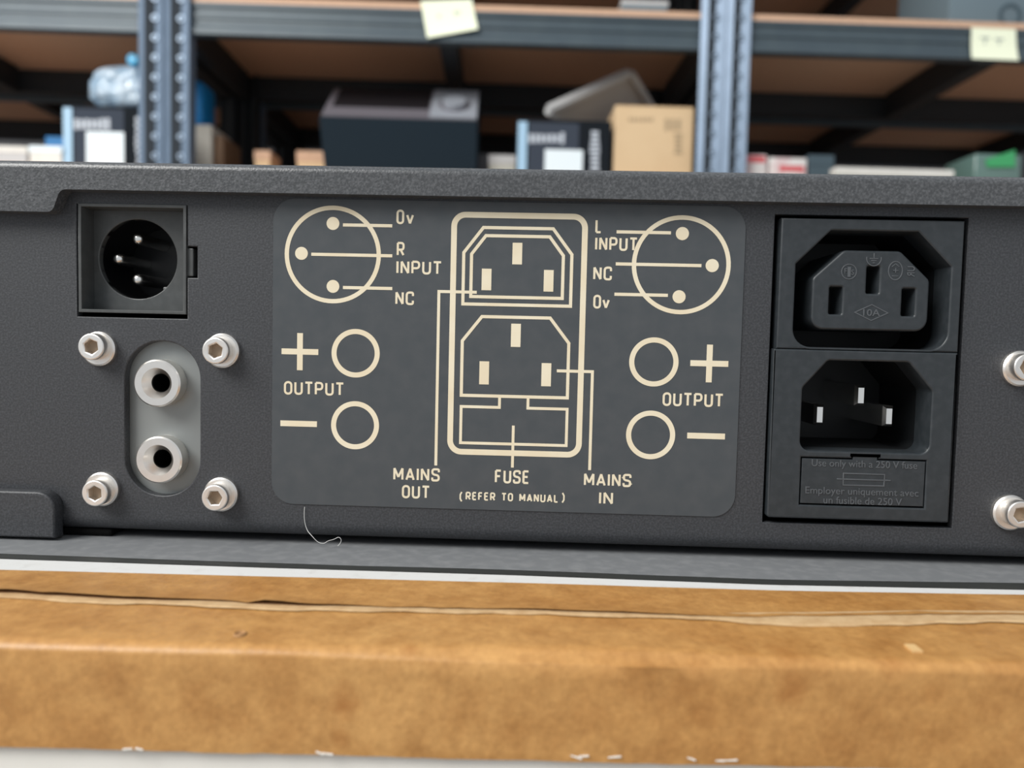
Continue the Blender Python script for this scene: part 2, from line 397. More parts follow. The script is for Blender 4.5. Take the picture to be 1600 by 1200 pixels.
retail_box('black box with white sticker beside the tan carton, tilted tray above it', 808, 956, 187, 43, 47, 5, 0.02, 0.04)

# clear bag of blue things on the left black box
v = 0.034
a, b = K(128, 164, v), K(228, 164, v); zt = K(170, 165, v).z + 0.0012
t = thing('plastic_bag', 'clear bluish plastic bag with blue cap lying on the left black box', 'bag', frame='r', off=((a.x+b.x)/2, v+0.04, zt))
bm = B(); bmesh.ops.create_icosphere(bm, subdivisions=4, radius=1.0)
hw = (b.x-a.x)/2; hh = (K(170, 97, v).z - zt)/2
for q in bm.verts:
    n = noise.noise(q.co*2.1 + Vector((3.1, 0, 0)))*0.22 + noise.noise(q.co*5.0)*0.09
    s = q.co*(1+n)
    sq = Vector((math.copysign(abs(s.x)**0.6, s.x), math.copysign(abs(s.y)**0.8, s.y), math.copysign(abs(s.z)**0.65, s.z)))
    z = sq.z*hh*(0.95 + 0.12*sq.x)
    q.co = (a.x + hw + sq.x*hw*1.08, v + 0.040 + sq.y*0.034, max(zt + hh*0.98 + z*1.15, zt+0.0003))
obj('film', bm, M['bag'], t, smooth=60)
cc = K(214, 98, v+0.03); bm = B(); lathe(bm, [(0, -0.008), (0.007, -0.008), (0.0095, -0.006), (0.0095, 0.012), (0, 0.012)], (cc.x, cc.z), 20)
for q in bm.verts: q.co.y += v+0.02
obj('cap', bm, M['bluecap'], t, smooth=35, label='bright blue cap')
# blue canister and beige box behind the left posts
v = 0.125
a, b = K(272, 200, v), K(317, 200, v); zc_ = K(300, 190, v).z
t = thing('beige_box', 'beige cardboard box with brown side, right behind the left posts', 'box', frame='r', off=((a.x+b.x)/2, v+0.05, Z_LO))
bm = B(); kbox(bm, 262, 331, 194, v, 0.10, Z_LO)
obj('box_body', bm, M['beige'], t)
c0, c1 = K(331, 200, v), K(347, 207, v)
bm = B(); box(bm, c0.x+0.0003, c1.x, v+0.008, v+0.10, Z_LO, K(340, 210, v).z, 0.001)
obj('side_flap', bm, M['brownside'], t, label='brown side')
zt = K(296, 194, v).z
t = thing('blue_canister', 'blue plastic canister standing on the beige box behind posts', 'canister', frame='r', off=((a.x+b.x)/2, v+0.05, zt+0.0005))
a, b = K(270, 150, v+0.01), K(317, 150, v+0.01); ht = K(300, 124, v+0.01).z - zt
bm = B(); box(bm, a.x, b.x, v+0.01, v+0.075, zt+0.0005, zt+ht, 0.010, 4)
obj('body', bm, M['bluep'], t, smooth=50)
bm = B(); 
for i, (r, z) in enumerate(((0.012, 0.0), (0.012, 0.012), (0.0, 0.012))): pass
lathe(bm, [(0, 0.012), (0.010, 0.012), (0.012, 0.010), (0.012, 0.0), (0, 0.0)], (0, 0), 18)
for q in bm.verts: q.co = ((a.x+b.x)/2 - 0.008 + q.co.x, v+0.04 + q.co.z, zt + ht - 0.0005 + q.co.y)
obj('cap', bm, M['bluep'], t, smooth=40)
# white and grey flat things at far left
v = 0.03
def simple(name, label, cat, px0, px1, pyt, v, dep, m, group=None, lid=None, zb=None):
    zb = Z_LO if zb is None else zb
    a, b = K(px0, 240, v), K(px1, 240, v)
    t = thing(name, label, cat, frame='r', off=((a.x+b.x)/2, v+dep/2, zb), group=group)
    bm = B(); x0, x1, zt = kbox(bm, px0, px1, pyt, v, dep, zb, 0.0015)
    if lid:
        h = (zt-zb)*0.3
        bm2 = B(); box(bm2, x0-0.001, x1+0.001, v-0.001, v+dep+0.001, zt-h, zt+0.001, 0.001)
        obj('lid', bm2, M[lid], t)
    obj('box_body', bm, M[m], t); return t
simple('storage_box', 'low pale grey box at far left on the shelf', 'box', -90, 42, 228, 0.04, 0.14, 'tray', lid='whitecard')
simple('white_box', 'low white box touching the left black box', 'box', 46, 96, 229, 0.03, 0.14, 'whitecard', lid='boxwhite')
simple('blue_box', 'small blue box behind the low white box at left', 'box', 72, 99, 214, 0.20, 0.08, 'bluep', lid='bluep')
simple('tan_packet', 'tiny tan packet in the dark left of the dark console', 'packet', 398, 422, 236, 0.10, 0.06, 'carton', lid='mdf')
simple('tan_box', 'small tan box half behind the dark console', 'box', 464, 515, 237, 0.13, 0.06, 'carton', lid='mdf')
simple('grey_packet', 'low grey packet between dark console and black box', 'packet', 764, 806, 243, 0.08, 0.07, 'palestrip', lid='tray')

# sloping console with grey dial plate
v = 0.045
f0, f1 = K(498, 187, v), K(747, 187, v); g0, g1 = K(521, 143, v+0.10), K(751, 141, v+0.10)
ft = (f0.z+f1.z)/2; gt = (g0.z+g1.z)/2
t = thing('sloped_console', 'dark sloping console with a grey dial plate, centre of shelf', 'console', frame='r', off=((f0.x+f1.x)/2, v+0.05, Z_LO))
bm = B()
bot0, bot1 = K(508, 250, v).x, K(746, 250, v).x
c = [(bot0, v, Z_LO), (bot1, v, Z_LO), (bot1, v+0.10, Z_LO), (bot0, v+0.10, Z_LO), (f0.x, v, ft), (f1.x, v, ft), (g1.x, v+0.10, gt), (g0.x, v+0.10, gt)]
vs = [bm.verts.new(q) for q in c]
for f in ((0,3,2,1),(4,5,6,7),(0,1,5,4),(1,2,6,5),(2,3,7,6),(3,0,4,7)): bm.faces.new([vs[i] for i in f])
bmesh.ops.bevel(bm, geom=list(bm.edges), offset=0.002, segments=2, affect='EDGES')
obj('case', bm, M['console'], t, smooth=40)
F0, F1, G0, G1 = Vector((f0.x, v, ft)), Vector((f1.x, v, ft)), Vector((g0.x, v+0.1, gt)), Vector((g1.x, v+0.1, gt))
nrm = (F1-F0).cross(G0-F0).normalized()
def T(s, q, h=0.0): return (F0.lerp(F1, s)).lerp(G0.lerp(G1, s), q) + nrm*h
def tpoly(pts, h0, h1):
    bm = B(); lo = [bm.verts.new(T(a, b, h0)) for a, b in pts]; hi = [bm.verts.new(T(a, b, h1)) for a, b in pts]; n = len(pts)
    bm.faces.new(hi); bm.faces.new(lo[::-1])
    for i in range(n): bm.faces.new((lo[i], lo[(i+1) % n], hi[(i+1) % n], hi[i]))
    return bm
obj('top_rim', tpoly(rect(0.012, 0.99, 0.03, 0.975), 0.0001, 0.002), M['consolerim'], t)
obj('dark_window', tpoly(rect(0.055, 0.675, 0.33, 0.95), 0.0021, 0.003), M['consoletop'], t)
obj('dial_plate', tpoly(rect(0.69, 0.99, 0.03, 0.975), 0.0021, 0.005), M['consolegrey'], t, label='light grey dial plate')
obj('dial', tpoly([(0.84+0.10*math.cos(2*PI*i/32), 0.45+0.24*math.sin(2*PI*i/32)) for i in range(32)], 0.0051, 0.006), M['consolerim'], t)
obj('dial_knob', tpoly([(0.84+0.075*math.cos(2*PI*i/32), 0.42+0.17*math.sin(2*PI*i/32)) for i in range(32)], 0.0061, 0.014), M['consolegrey'], t)

# grey tray leaning over the right black box
p0, p1 = K(856, 172, 0.075), K(984, 113, 0.115)
p2 = K(1024, 178, 0.22)
e2 = (p2 - p1)
t = thing('grey_tray', 'grey rimmed tray tilted above the right black box, beside the tan carton', 'tray', frame='r', off=(p0.x, p0.y, Z_LO))
nn = (p1-p0).cross(e2).normalized()
if nn.y > 0: nn = -nn
bm = B(); cs = [p0, p1, p1+e2, p0+e2]
inn = [bm.verts.new(q - nn*0.004) for q in cs]; inb = [bm.verts.new(q - nn*0.007) for q in cs]
bm.faces.new(inn); bm.faces.new(inb[::-1])
for i in range(4): bm.faces.new((inn[i], inn[(i+1) % 4], inb[(i+1) % 4], inb[i]))
obj('tray_floor', bm, M['traypanel'], t)
for i in range(4):
    bm = B(); A, D_ = cs[i], cs[(i+1) % 4]; obox(bm, A, D_, nn, 0.013, 0.018)
    bmesh.ops.recalc_face_normals(bm, faces=bm.faces); bmesh.ops.bevel(bm, geom=list(bm.edges), offset=0.003, segments=2, affect='EDGES')
    obj('rim', bm, M['tray'], t, smooth=50)

# tan carton
v = 0.025
a, b = K(962, 200, v), K(1084, 200, v)
t = thing('tan_carton', 'tan cardboard carton beside the right posts', 'carton', frame='r', off=((a.x+b.x)/2, v+0.045, Z_LO))
bm = B(); kbox(bm, 961, 1085, 167, v, 0.09, Z_LO, 0.0018)
obj('carton_body', bm, M['carton'], t)
bm = B(); a = K(961, 167, v); b = K(1085, 167, v); zt = (a.z+b.z)/2
box(bm, a.x+0.001, b.x-0.001, v+0.001, v+0.079, zt+0.0001, zt+0.0016, 0.0005, 1); obj('top_flap', bm, M['carton'], t)
obj('print_line', label_bars(982, 1022, 183, 190, v, 6, False, 11), M['cartonink'], t)
obj('print_line', label_bars(1038, 1066, 183, 205, v, 3, False, 12), M['cartonink'], t)
obj('print_column', label_bars(1052, 1066, 208, 243, v, 5, True, 13), M['cartonink'], t)

# right bay
def packet(label, px0, px1, pyt, v, dep, m, strip, pst):
    a, b = K(px0, 250, v), K(px1, 250, v)
    t = thing('packet', label, 'packet', frame='r', off=((a.x+b.x)/2, v+dep/2, Z_LO), group='red and white packets')
    bm = B(); kbox(bm, px0, px1, pyt, v, dep, Z_LO, 0.003); obj('wrapper', bm, M[m], t, smooth=60)
    obj('print_band', kpatch(pst[0], pst[1], pst[2], pst[3], v), M[strip], t)
packet('red and white packet touching the right posts', 1164, 1200, 241, 0.03, 0.10, 'pinkwhite', 'red', (1168, 1196, 244, 254))
packet('pale packet with a red band left of the dark teal box', 1202, 1262, 246, 0.035, 0.10, 'pinkwhite', 'red', (1218, 1256, 259, 268))
simple('teal_box', 'small dark teal box right of the red and white packets', 'box', 1264, 1303, 243, 0.04, 0.09, 'darkteal', lid='darkteal')
simple('pale_board', 'flat pale board lying at the shelf edge on the right', 'board', 1306, 1490, 264.5, 0.02, 0.20, 'palestrip', lid='whitecard', zb=Z_LO)
v = 0.04
a, b = K(1524, 250, v), K(1640, 250, v)
t = thing('green_pack', 'green card in a smoky plastic pack, lower right shelf', 'pack', frame='r', off=((a.x+b.x)/2, v+0.05, Z_LO))
bm = B(); kbox(bm, 1524, 1598, 240, v+0.012, 0.09, Z_LO, 0.004); obj('plastic_case', bm, M['greenfilm'], t, smooth=50)
bm = B(); g = [K(1546, 247, v), K(1592, 232, v), K(1592, 259, v), K(1549, 259, v)]
fr = [bm.verts.new((q.x, v+0.009, q.z)) for q in g]; bk = [bm.verts.new((q.x, v+0.0115, q.z)) for q in g]
bm.faces.new(fr); bm.faces.new(bk[::-1])
for i in range(4): bm.faces.new((fr[i], fr[(i+1) % 4], bk[(i+1) % 4], bk[i]))
obj('card', bm, M['green'], t, label='bright green card')
# upper shelf
a, b = K(1483, 20, 0.03), K(1640, 20, 0.03)
t = thing('grey_case', 'blue grey case on the upper shelf above the right note', 'case', frame='r', off=((a.x+b.x)/2, 0.10, Z_UP))
bm = B(); box(bm, a.x, b.x, 0.03, 0.20, Z_UP, Z_UP+0.16, 0.004); obj('case_body', bm, M['greycase'], t, smooth=40)
k0 = K(1578, 26, 0.03); bm = B()
for r0, r1 in ((0.014, 0.019),):
    lathe(bm, [(r0, 0.0), (r0, -0.002), (r1, -0.002), (r1, 0.0)], (k0.x, k0.z+0.002), 28)
for q in bm.verts: q.co.y += 0.03
obj('ring_handle', bm, M['darkteal'], t, smooth=40, label='dark ring')
a, b = K(976, 5, 0.03), K(1042, 5, 0.03)
simple('blue_grey_packet', 'low blue grey packet at the top edge near right posts', 'packet', 972, 1044, 2, 0.03, 0.12, 'greycase', lid='tray', zb=Z_UP)

# sticky notes
def note(label, corners, v, marks):
    pts = [K(x, y, v) for x, y in corners]
    c = sum((q for q in pts), Vector())/4
    t = thing('sticky_note', label, 'note', frame='r', off=(c.x, v, c.z), group='yellow sticky notes')
    bm = B(); n = 8; fr = []; bk = []
    for j in range(n+1):
        for i in range(n+1):
            p = pts[0].lerp(pts[1], i/n).lerp(pts[3].lerp(pts[2], i/n), j/n)
            curl = -0.010*max(0, j/n-0.35)**2
            fr.append(bm.verts.new((p.x, v-0.0004+curl, p.z))); bk.append(bm.verts.new((p.x, v+curl, p.z)))
    def q(L, i, j): return L[j*(n+1)+i]
    for j in range(n):
        for i in range(n):
            bm.faces.new((q(fr,i,j), q(fr,i+1,j), q(fr,i+1,j+1), q(fr,i,j+1))); bm.faces.new((q(bk,i,j+1), q(bk,i+1,j+1), q(bk,i+1,j), q(bk,i,j)))
    rim = [(i, 0) for i in range(n)] + [(n, j) for j in range(n)] + [(i, n) for i in range(n, 0, -1)] + [(0, j) for j in range(n, 0, -1)]
    for k in range(len(rim)):
        a, b = rim[k], rim[(k+1) % len(rim)]
        bm.faces.new((q(fr,*a), q(bk,*a), q(bk,*b), q(fr,*b)))
    obj('sheet', bm, M['note'], t, smooth=50)
    bm = B()
    for (x0, x1, y0, y1) in marks: kpatch(x0, x1, y0, y1, v-0.0006, 0.0004, bm)
    obj('pen_marks', bm, M['pen'], t)
note('yellow sticky note hanging tilted on the middle upper beam', [(657, 2), (737, -1), (747, 47), (668, 61)], 0.009, [(684, 688, 23, 28), (709, 719, 18, 21), (712, 714, 18, 25)])
note('yellow sticky note on the right upper beam, straight', [(1518, 43), (1587, 46), (1589, 96), (1516, 93)], 0.009, [(1532, 1546, 58, 61), (1538, 1540, 58, 70), (1554, 1568, 60, 63), (1560, 1562, 60, 71)])

# ------------------------------------------------------------------ the carton under the amplifier
edge = PZ(800, 1024, ZB); YE = edge.y                      # front edge
EA, EB = PZ(0, 1004, ZB), PZ(1600, 1043, ZB)              # the carton stands turned a trace from the panel
ESL = (EB.y - EA.y)/(EB.x - EA.x)
def YEf(x): return edge.y + ESL*(x - edge.x)
CX0, CX1 = -0.24, 0.24
ct = thing('taped_carton', 'white carton sealed with cracked brown tape, under the amplifier', 'carton', off=(0, 0.1, TBL))
bm = B(); prism_x(bm, [(YE + 0.0006, TBL)] + [(YE + 0.0006 + 0.0034*(1-math.cos(PI/2*k/6)), ZB - 0.0034*(1-math.sin(PI/2*k/6)) - 0.0001) for k in range(7)] + [(0.36, ZB), (0.36, TBL)], CX0, CX1)
for q in bm.verts:
    if q.co.y < 0.2: q.co.y += YEf(q.co.x) - YE
body = obj('carton_body', bm, M['whitecard'], ct, label='white card body')
CO = Vector((0, 0.1, TBL))
def fpt(px, py): return P(px, py, YE)
STAINS = []
for (px, py, rad, amt) in ((535, 1085, 0.0026, 0.52), (540, 1102, 0.0020, 0.45), (535, 1148, 0.0018, 0.50), (140, 1105, 0.0024, 0.22), (1240, 1075, 0.0026, 0.34), (1225, 1095, 0.0016, 0.25), (1465, 1090, 0.0020, 0.22), (1110, 1115, 0.0022, 0.10), (920, 1115, 0.0030, 0.12), (310, 1080, 0.0026, 0.14), (1560, 1120, 0.0030, 0.15)):
    STAINS.append((tuple(fpt(px, py) - CO), None, rad, amt))
for (px, py, rad, amt) in ((1225, 1018, 0.0028, 0.30), (640, 1013, 0.0018, 0.25), (1160, 1015, 0.0024, 0.18), (1400, 1035, 0.003, 0.2), (30, 995, 0.002, 0.15)):
    STAINS.append((tuple(PZ(px, py, ZB+0.0003) - CO), None, rad, amt))
M['kraft'] = kraft()
M['tornpaper'] = mat('torn_paper_edge', (0.54, 0.37, 0.20), 0.8, 0, 0.2, (500, 4, (0.44, 0.28, 0.14), 0.35, 0.7))
def interp(tab, x):
    if x <= tab[0][0]: return tab[0][1] + (x-tab[0][0])*(tab[1][1]-tab[0][1])/(tab[1][0]-tab[0][0])
    for (a, fa), (b, fb) in zip(tab, tab[1:]):
        if x <= b: return fa + (fb-fa)*(x-a)/(b-a)
    return tab[-1][1]
def xtab(pts): 
    out = []
    for px, py in pts:
        q = PZ(px, py, ZB); out.append((q.x, q.y))
    return out
t_rear = xtab([(0, 893), (200, 898), (400, 903), (800, 913), (1200, 925), (1600, 932)])
t_line0 = xtab([(0, 873.5), (400, 887), (800, 899), (1200, 914), (1600, 922)])
t_line1 = xtab([(0, 866.5), (400, 880.5), (800, 892), (1200, 907), (1600, 912.5)])
t_ca = xtab([(0, 934), (100, 938.5), (200, 944.5), (350, 946.5), (420, 953), (500, 954), (800, 960), (900, 963), (1000, 966), (1130, 971), (1300, 969), (1450, 966.5), (1600, 967)])   # crack, rear side
t_cb = xtab([(0, 938.5), (100, 943), (150, 947), (205, 947.5), (300, 949), (345, 951.5), (420, 956), (600, 958.5), (660, 961), (900, 965.5), (1000, 968.5), (1120, 972), (1200, 976), (1400, 976), (1600, 974)])  # crack, front side
ztp = ZB + 0.0004
def sheet(rows, nx=180, th=0.00025):
    """rows: functions x -> (y, z); a thin sheet through them"""
    bm = B(); g = []
    for f in rows: g.append([bm.verts.new((x, *f(x))) for x in [CX0 + (CX1-CX0)*i/nx for i in range(nx+1)]])
    for a, b in zip(g, g[1:]):
        for i in range(nx): bm.faces.new((a[i], a[i+1], b[i+1], b[i]))
    r = bmesh.ops.solidify(bm, geom=list(bm.faces), thickness=th)
    return bm
def wob(x, s, a, seed): return noise.noise(Vector((x*s, seed, 0.3)))*a
obj('grey_print', sheet([lambda x: (0.30, ZB+0.00006), lambda x: (0.05, ZB+0.00006), lambda x: (interp(t_line1, x)+0.00035+wob(x, 60, 0.0002, 1), ZB+0.00006)], th=0.00003), M['greyprint'], body, label='grey printed top panel')
obj('black_line', sheet([lambda x: (interp(t_line1, x)+wob(x, 90, 0.0002, 2), ZB+0.00012), lambda x: (interp(t_line0, x)+wob(x, 90, 0.0002, 3), ZB+0.00012)], th=0.00003), M['blackprint'], body, label='thin black printed line')
obj('white_border', sheet([lambda x: (interp(t_line0, x)-0.0002, ZB+0.00008), lambda x: (interp(t_rear, x)-0.002, ZB+0.00008)], th=0.00003), M['whiteedge'], body)
YC = lambda x: interp(t_ca, x)
def bump(x, y): return noise.noise(Vector((x*45, y*90, 1.7)))*0.00018 + noise.noise(Vector((x*160, y*200, 4.7)))*0.00005
T_LIFT = xtab([(0, 1000), (150, 1000), (330, 1000), (360, 1000), (560, 1000), (900, 1000), (1050, 1000), (1150, 1000), (1600, 1000)])
V_LIFT = [0.0007, 0.0006, 0.0002, 0.0008, 0.00015, 0.0004, 0.0003, 0.0001, 0.0001]
def lift(x):          # how far the rear strip's torn edge stands off the carton
    tab = [(a[0], v) for a, v in zip(T_LIFT, V_LIFT)]
    return max(0.00005, interp(tab, max(tab[0][0], min(tab[-1][0], x))) * (0.9 + 0.5*noise.noise(Vector((x*90, 9.1, 0)))))
rear_rows = [lambda x: (interp(t_rear, x)+wob(x, 50, 0.0002, 5), ztp-0.0001)]
for k in (0.25, 0.5, 0.75):
    rear_rows.append(lambda x, k=k: (interp(t_rear, x)*(1-k)+YC(x)*k, ztp + bump(x, k) + lift(x)*k*k*0.8))
rear_rows.append(lambda x: (YC(x) + wob(x, 220, 0.0004, 7), ztp + lift(x) + 0.00025))
tape = obj('packing_tape', sheet(rear_rows), M['kraft'], ct, smooth=60, label='rear strip of the brown tape')
R_ = 0.0013
ZLOW = P(800, 1184, YE).z
front_rows = [lambda x: (interp(t_ca, x) + 0.004, ZB + 0.00012), lambda x: (interp(t_cb, x) + wob(x, 250, 0.0003, 8), ztp)]
for k in (0.12, 0.3, 0.5, 0.7, 0.85):
    front_rows.append(lambda x, k=k: (interp(t_cb, x)*(1-k) + (YEf(x)+R_)*k, ztp + bump(x, 3+k)))
def dent(x):    # crumpled stretch of the edge
    px = 800 + x*7500
    w = math.exp(-((x-0.004)/0.022)**2) * 0.0005 + math.exp(-((x-0.018)/0.006)**2)*0.0003
    return w + noise.noise(Vector((x*70, 2.2, 0)))*0.00018
for k in range(0, 8):
    th = PI/2 * k/7
    front_rows.append(lambda x, th=th: (YEf(x) + R_ - (R_+0.0006)*math.sin(th) + dent(x)*math.sin(2*th)*0.7, ztp - R_ + (R_)*math.cos(th) - dent(x)*math.sin(2*th)*0.7))
for k in (0.15, 0.3, 0.45, 0.6, 0.75, 0.9):
    front_rows.append(lambda x, k=k: (YEf(x) - 0.0006 + bump(x, 8+k)*1.2, (ztp-R_)*(1-k) + ZLOW*k))
front_rows.append(lambda x: (YEf(x) - 0.0005, ZLOW + wob(x, 40, 0.00025, 9) + wob(x, 300, 0.00015, 10)))
front = obj('packing_tape', sheet(front_rows), M['kraft'], ct, smooth=60, label='front strip of the brown tape over the carton edge')
t_tw = xtab([(0, 1000), (180, 1000), (300, 1000), (420, 1000), (700, 1000), (1100, 1000), (1180, 1000), (1420, 1000), (1600, 1000)])
V_TW = [0.0004, 0.0008, 0.0011, 0.0006, 0.0004, 0.0005, 0.0015, 0.0016, 0.0012]
def tw(x): 
    tab = [(a[0], v) for a, v in zip(t_tw, V_TW)]; return interp(tab, max(tab[0][0], min(tab[-1][0], x)))
obj('torn_edge', sheet([lambda x: (interp(t_ca, x) + 0.002, ztp + 0.00018), lambda x: (interp(t_cb, x) + 0.0002, ztp + 0.00030),
                        lambda x: (interp(t_cb, x) - tw(x)*0.6 + wob(x, 180, 0.0007, 13), ztp + 0.00030 + bump(x, 3)), lambda x: (interp(t_cb, x) - tw(x) + wob(x, 180, 0.0009, 13), ztp + 0.00012 + bump(x, 3))], th=0.00006), M['tornpaper'], front, label='pale torn paper along the crack')
bm = B()                                             # frayed white bits at the lower edge of the tape
for px in (200, 218, 500, 512, 900, 912, 960, 1080, 1125, 1140):
    q = P(px, 1166 + px*0.0185, YEf(px*0.00009-0.072)-0.0006); w = random.uniform(0.0005, 0.0011)
    obox(bm, (q.x-w, q.y, q.z+random.uniform(-.0002, .0003)), (q.x+w, q.y-0.0002, q.z+random.uniform(-.0002, .0003)), (0, 0, 1), 0.00016, 0.00016)
obj('frayed_paper', bm, M['whitecard'], front, label='white frayed bits')['kind'] = 'stuff'
# small scar and pale mark in the tape
q = PZ(375, 997, ZB); bm = B(); lathe(bm, [(0, 0), (0.0005, 0.0), (0.0007, 0.00025), (0.0009, 0)], (0, 0), 14)
for v_ in bm.verts: v_.co = (q.x + v_.co.x, q.y + v_.co.z*1.2, ztp + 0.0001 + v_.co.y)
obj('scar', bm, mat('scar_brown', (0.36, 0.19, 0.075), 0.8), front)
q = PZ(1427, 1019, ZB); bm = B(); box(bm, q.x-0.0007, q.x+0.0007, q.y-0.0012, q.y+0.0012, ztp, ztp+0.00028)
obj('pale_mark', bm, mat('pale_mark', (0.66, 0.43, 0.19), 0.6), front)

# ------------------------------------------------------------------ the amplifier
Z = lambda mm: ZC + mm*MMM
amp = thing('amplifier', 'dark grey amplifier seen from the rear, standing on the taped carton', 'amplifier', off=(0, 0.12, ZB))
AX0, AX1 = -0.150, 0.150
def px_rect(x0, x1, y0, y1, yy=0.0):
    cx, cy = (x0+x1)/2, (y0+y1)/2
    return P(x0, cy, yy).x, P(x1, cy, yy).x, P(cx, y1, yy).z, P(cx, y0, yy).z
def pp(pts, yy=0.0): return [qm(P(x, y, yy)) for x, y in pts]
ZPT, ZPB = Z(31.0), Z(-36.6)
# cut-outs
xl0, xl1, xlb, xlt = -0.0900, -0.0682, Z(3.0), Z(24.8)
n_in, n_z0, n_z1 = P(308, 410).x, P(300, 434).z, P(300, 385).z
cut_xlr = [(xl0, xlb), (xl1, xlb), (xl1, n_z0), (n_in, n_z0), (n_in, n_z1), (xl1, n_z1), (xl1, xlt), (xl0, xlt)]
sx0, sx1, szb, szt = P(195, 650).x, P(312.5, 650).x, P(254, 774.5).z, P(250, 533).z
cut_slot = rpoly(rect(sx0, sx1, szb, szt), (sx1-sx0)/2*0.985, 14)
mx0, mx1, mzb, mzt = Z(0)*0 + 0.0444, 0.0803, Z(-33.6), Z(25.2)
cut_main = rect(mx0, mx1, mzb, mzt)
me = plate([rect(AX0, AX1, ZPB, ZPT), cut_xlr, cut_slot, cut_main], 0.0, 0.002, 0.00025)
panel = obj('back_panel', me, M['coat'], amp, smooth=30)
# body: bottom, sides and inside back
bm = B()
prof = [(-0.00004, ZPB+0.0007), (-0.00004, ZPB)] + [(-0.00004 + 0.0030 - 0.0030*math.cos(a), ZPB - 0.0028*math.sin(a)) for a in [PI/2*k/8 for k in range(1, 9)]] + [(0.26, ZPB-0.0028), (0.26, ZPB-0.0018), (0.0032, ZPB-0.0018), (0.0015, ZPB-0.0006), (0.0015, ZPB+0.0007)]
prism_x(bm, prof, AX0, AX1)
obj('bottom_tray', bm, M['coat'], amp, smooth=50)
bm = B(); box(bm, AX0, AX0+0.0015, 0.002, 0.26, ZPB-0.0015, ZPT); obj('side_plate', bm, M['coat'], amp)
bm = B(); box(bm, AX1-0.0015, AX1, 0.002, 0.26, ZPB-0.0015, ZPT); obj('side_plate', bm, M['coat'], amp)
bm = B(); box(bm, AX0, AX1, 0.26, 0.264, ZPB-0.0028, ZPT+0.001, 0.001); obj('front_plate', bm, M['coat'], amp)
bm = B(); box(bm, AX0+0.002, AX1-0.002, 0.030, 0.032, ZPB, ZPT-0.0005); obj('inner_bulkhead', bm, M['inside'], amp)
# lid: lip polygon with the deeper step at the left, rounded top edge
zlt, zlb, zls = Z(32.6), Z(27.0), Z(22.7)
xs = P(86, 318, -0.003).x
lip = rpoly([(AX0-0.001, zls), (xs - 0.0006, zls), (xs + 0.0010, zlb), (AX1+0.001, zlb), (AX1+0.001, zlt-0.0016), (AX0-0.001, zlt-0.0016)], [0, 0.0014, 0.0016, 0, 0, 0], 6)
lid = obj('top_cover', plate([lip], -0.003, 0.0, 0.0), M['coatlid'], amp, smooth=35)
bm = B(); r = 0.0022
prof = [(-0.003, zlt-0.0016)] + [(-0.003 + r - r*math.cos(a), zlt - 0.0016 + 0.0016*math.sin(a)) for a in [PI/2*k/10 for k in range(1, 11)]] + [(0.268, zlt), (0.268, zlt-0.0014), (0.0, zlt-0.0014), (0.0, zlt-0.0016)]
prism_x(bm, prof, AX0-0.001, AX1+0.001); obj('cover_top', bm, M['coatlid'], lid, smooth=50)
# lower cover bracket at the left
zb0, zb1 = Z(-40.35), Z(-31.3); xb = P(85, 810, -0.003).x
lc = rpoly([(AX0-0.001, zb0), (xb, zb0), (xb, zb1), (AX0-0.001, zb1)], [0, 0, 0.0035, 0], 8)
obj('lower_cover', plate([lc], -0.003, 0.0, 0.0004), M['coat'], amp, smooth=35)
# feet
for (x, y) in ((P(128, 835).x, 0.006), (0.120, 0.012), (-0.085, 0.24), (0.120, 0.24)):
    w = 0.0052 if y < 0.01 else 0.009
    bm = B(); box(bm, x-w, x+w, y-0.0045, y+0.012, ZB+0.0002, ZPB-0.0027, 0.0006)
    obj('foot', bm, M['rubber'], amp)

# ---- label with the printed diagram
lx0, lx1, lzb, lzt = -0.05130, 0.03890, Z(-32.75), Z(26.55)
lab = obj('label_plate', plate([rpoly(rect(lx0, lx1, lzb, lzt), 0.0043, 10)], -0.00018, -0.00001), M['label'], amp, label='grey label with a cream printed connection diagram')
YL = -0.00018; YI = YL - 0.00003
NI = [0]
def ink(name, loops):
    NI[0] += 1
    return obj(name, plate(loops, YI - NI[0]*4e-7, YL), M['ink'], lab)
PXM = lambda px: px*0.148/1200*0.985*MMM*1000       # pixels -> metres near the label
def ring(cx, cy, d, w):
    c = qm(P(cx, cy, YL)); ink('printed_ring', [circ(*c, d/2, 72), circ(*c, d/2-w, 72)])
def dot(cx, cy, r): ink('printed_dot', [circ(*qm(P(cx, cy, YL)), r, 28)])
def seg(bm, a, b, w):
    a, b = Vector(a), Vector(b); d = (b-a).normalized(); n = Vector((-d.y, d.x))*w/2; a = a - d*w/2*0; b = b
    q = [a+n, a-n, b-n, b+n]
    lo = [bm.verts.new((p.x, YI, p.y)) for p in q]; hi = [bm.verts.new((p.x, YL, p.y)) for p in q]
    bm.faces.new(lo); bm.faces.new(hi[::-1])
    for i in range(4): bm.faces.new((lo[i], lo[(i+1) % 4], hi[(i+1) % 4], hi[i]))
def line(pts, w, name='printed_line', ext=False):
    """open polyline in label coordinates, square corners"""
    pts = [Vector(p) for p in pts]; n = len(pts); L, R = [], []
    for i, p in enumerate(pts):
        if i == 0: d = (pts[1]-p).normalized(); m = Vector((-d.y, d.x)); k = 1
        elif i == n-1: d = (p-pts[i-1]).normalized(); m = Vector((-d.y, d.x)); k = 1
        else:
            d0, d1 = (p-pts[i-1]).normalized(), (pts[i+1]-p).normalized(); n0 = Vector((-d0.y, d0.x)); n1 = Vector((-d1.y, d1.x)); m = (n0+n1).normalized(); k = 1/max(0.3, m.dot(n0))
        L.append(tuple(p + m*w/2*k)); R.append(tuple(p - m*w/2*k))
    ink(name, [L + R[::-1]])
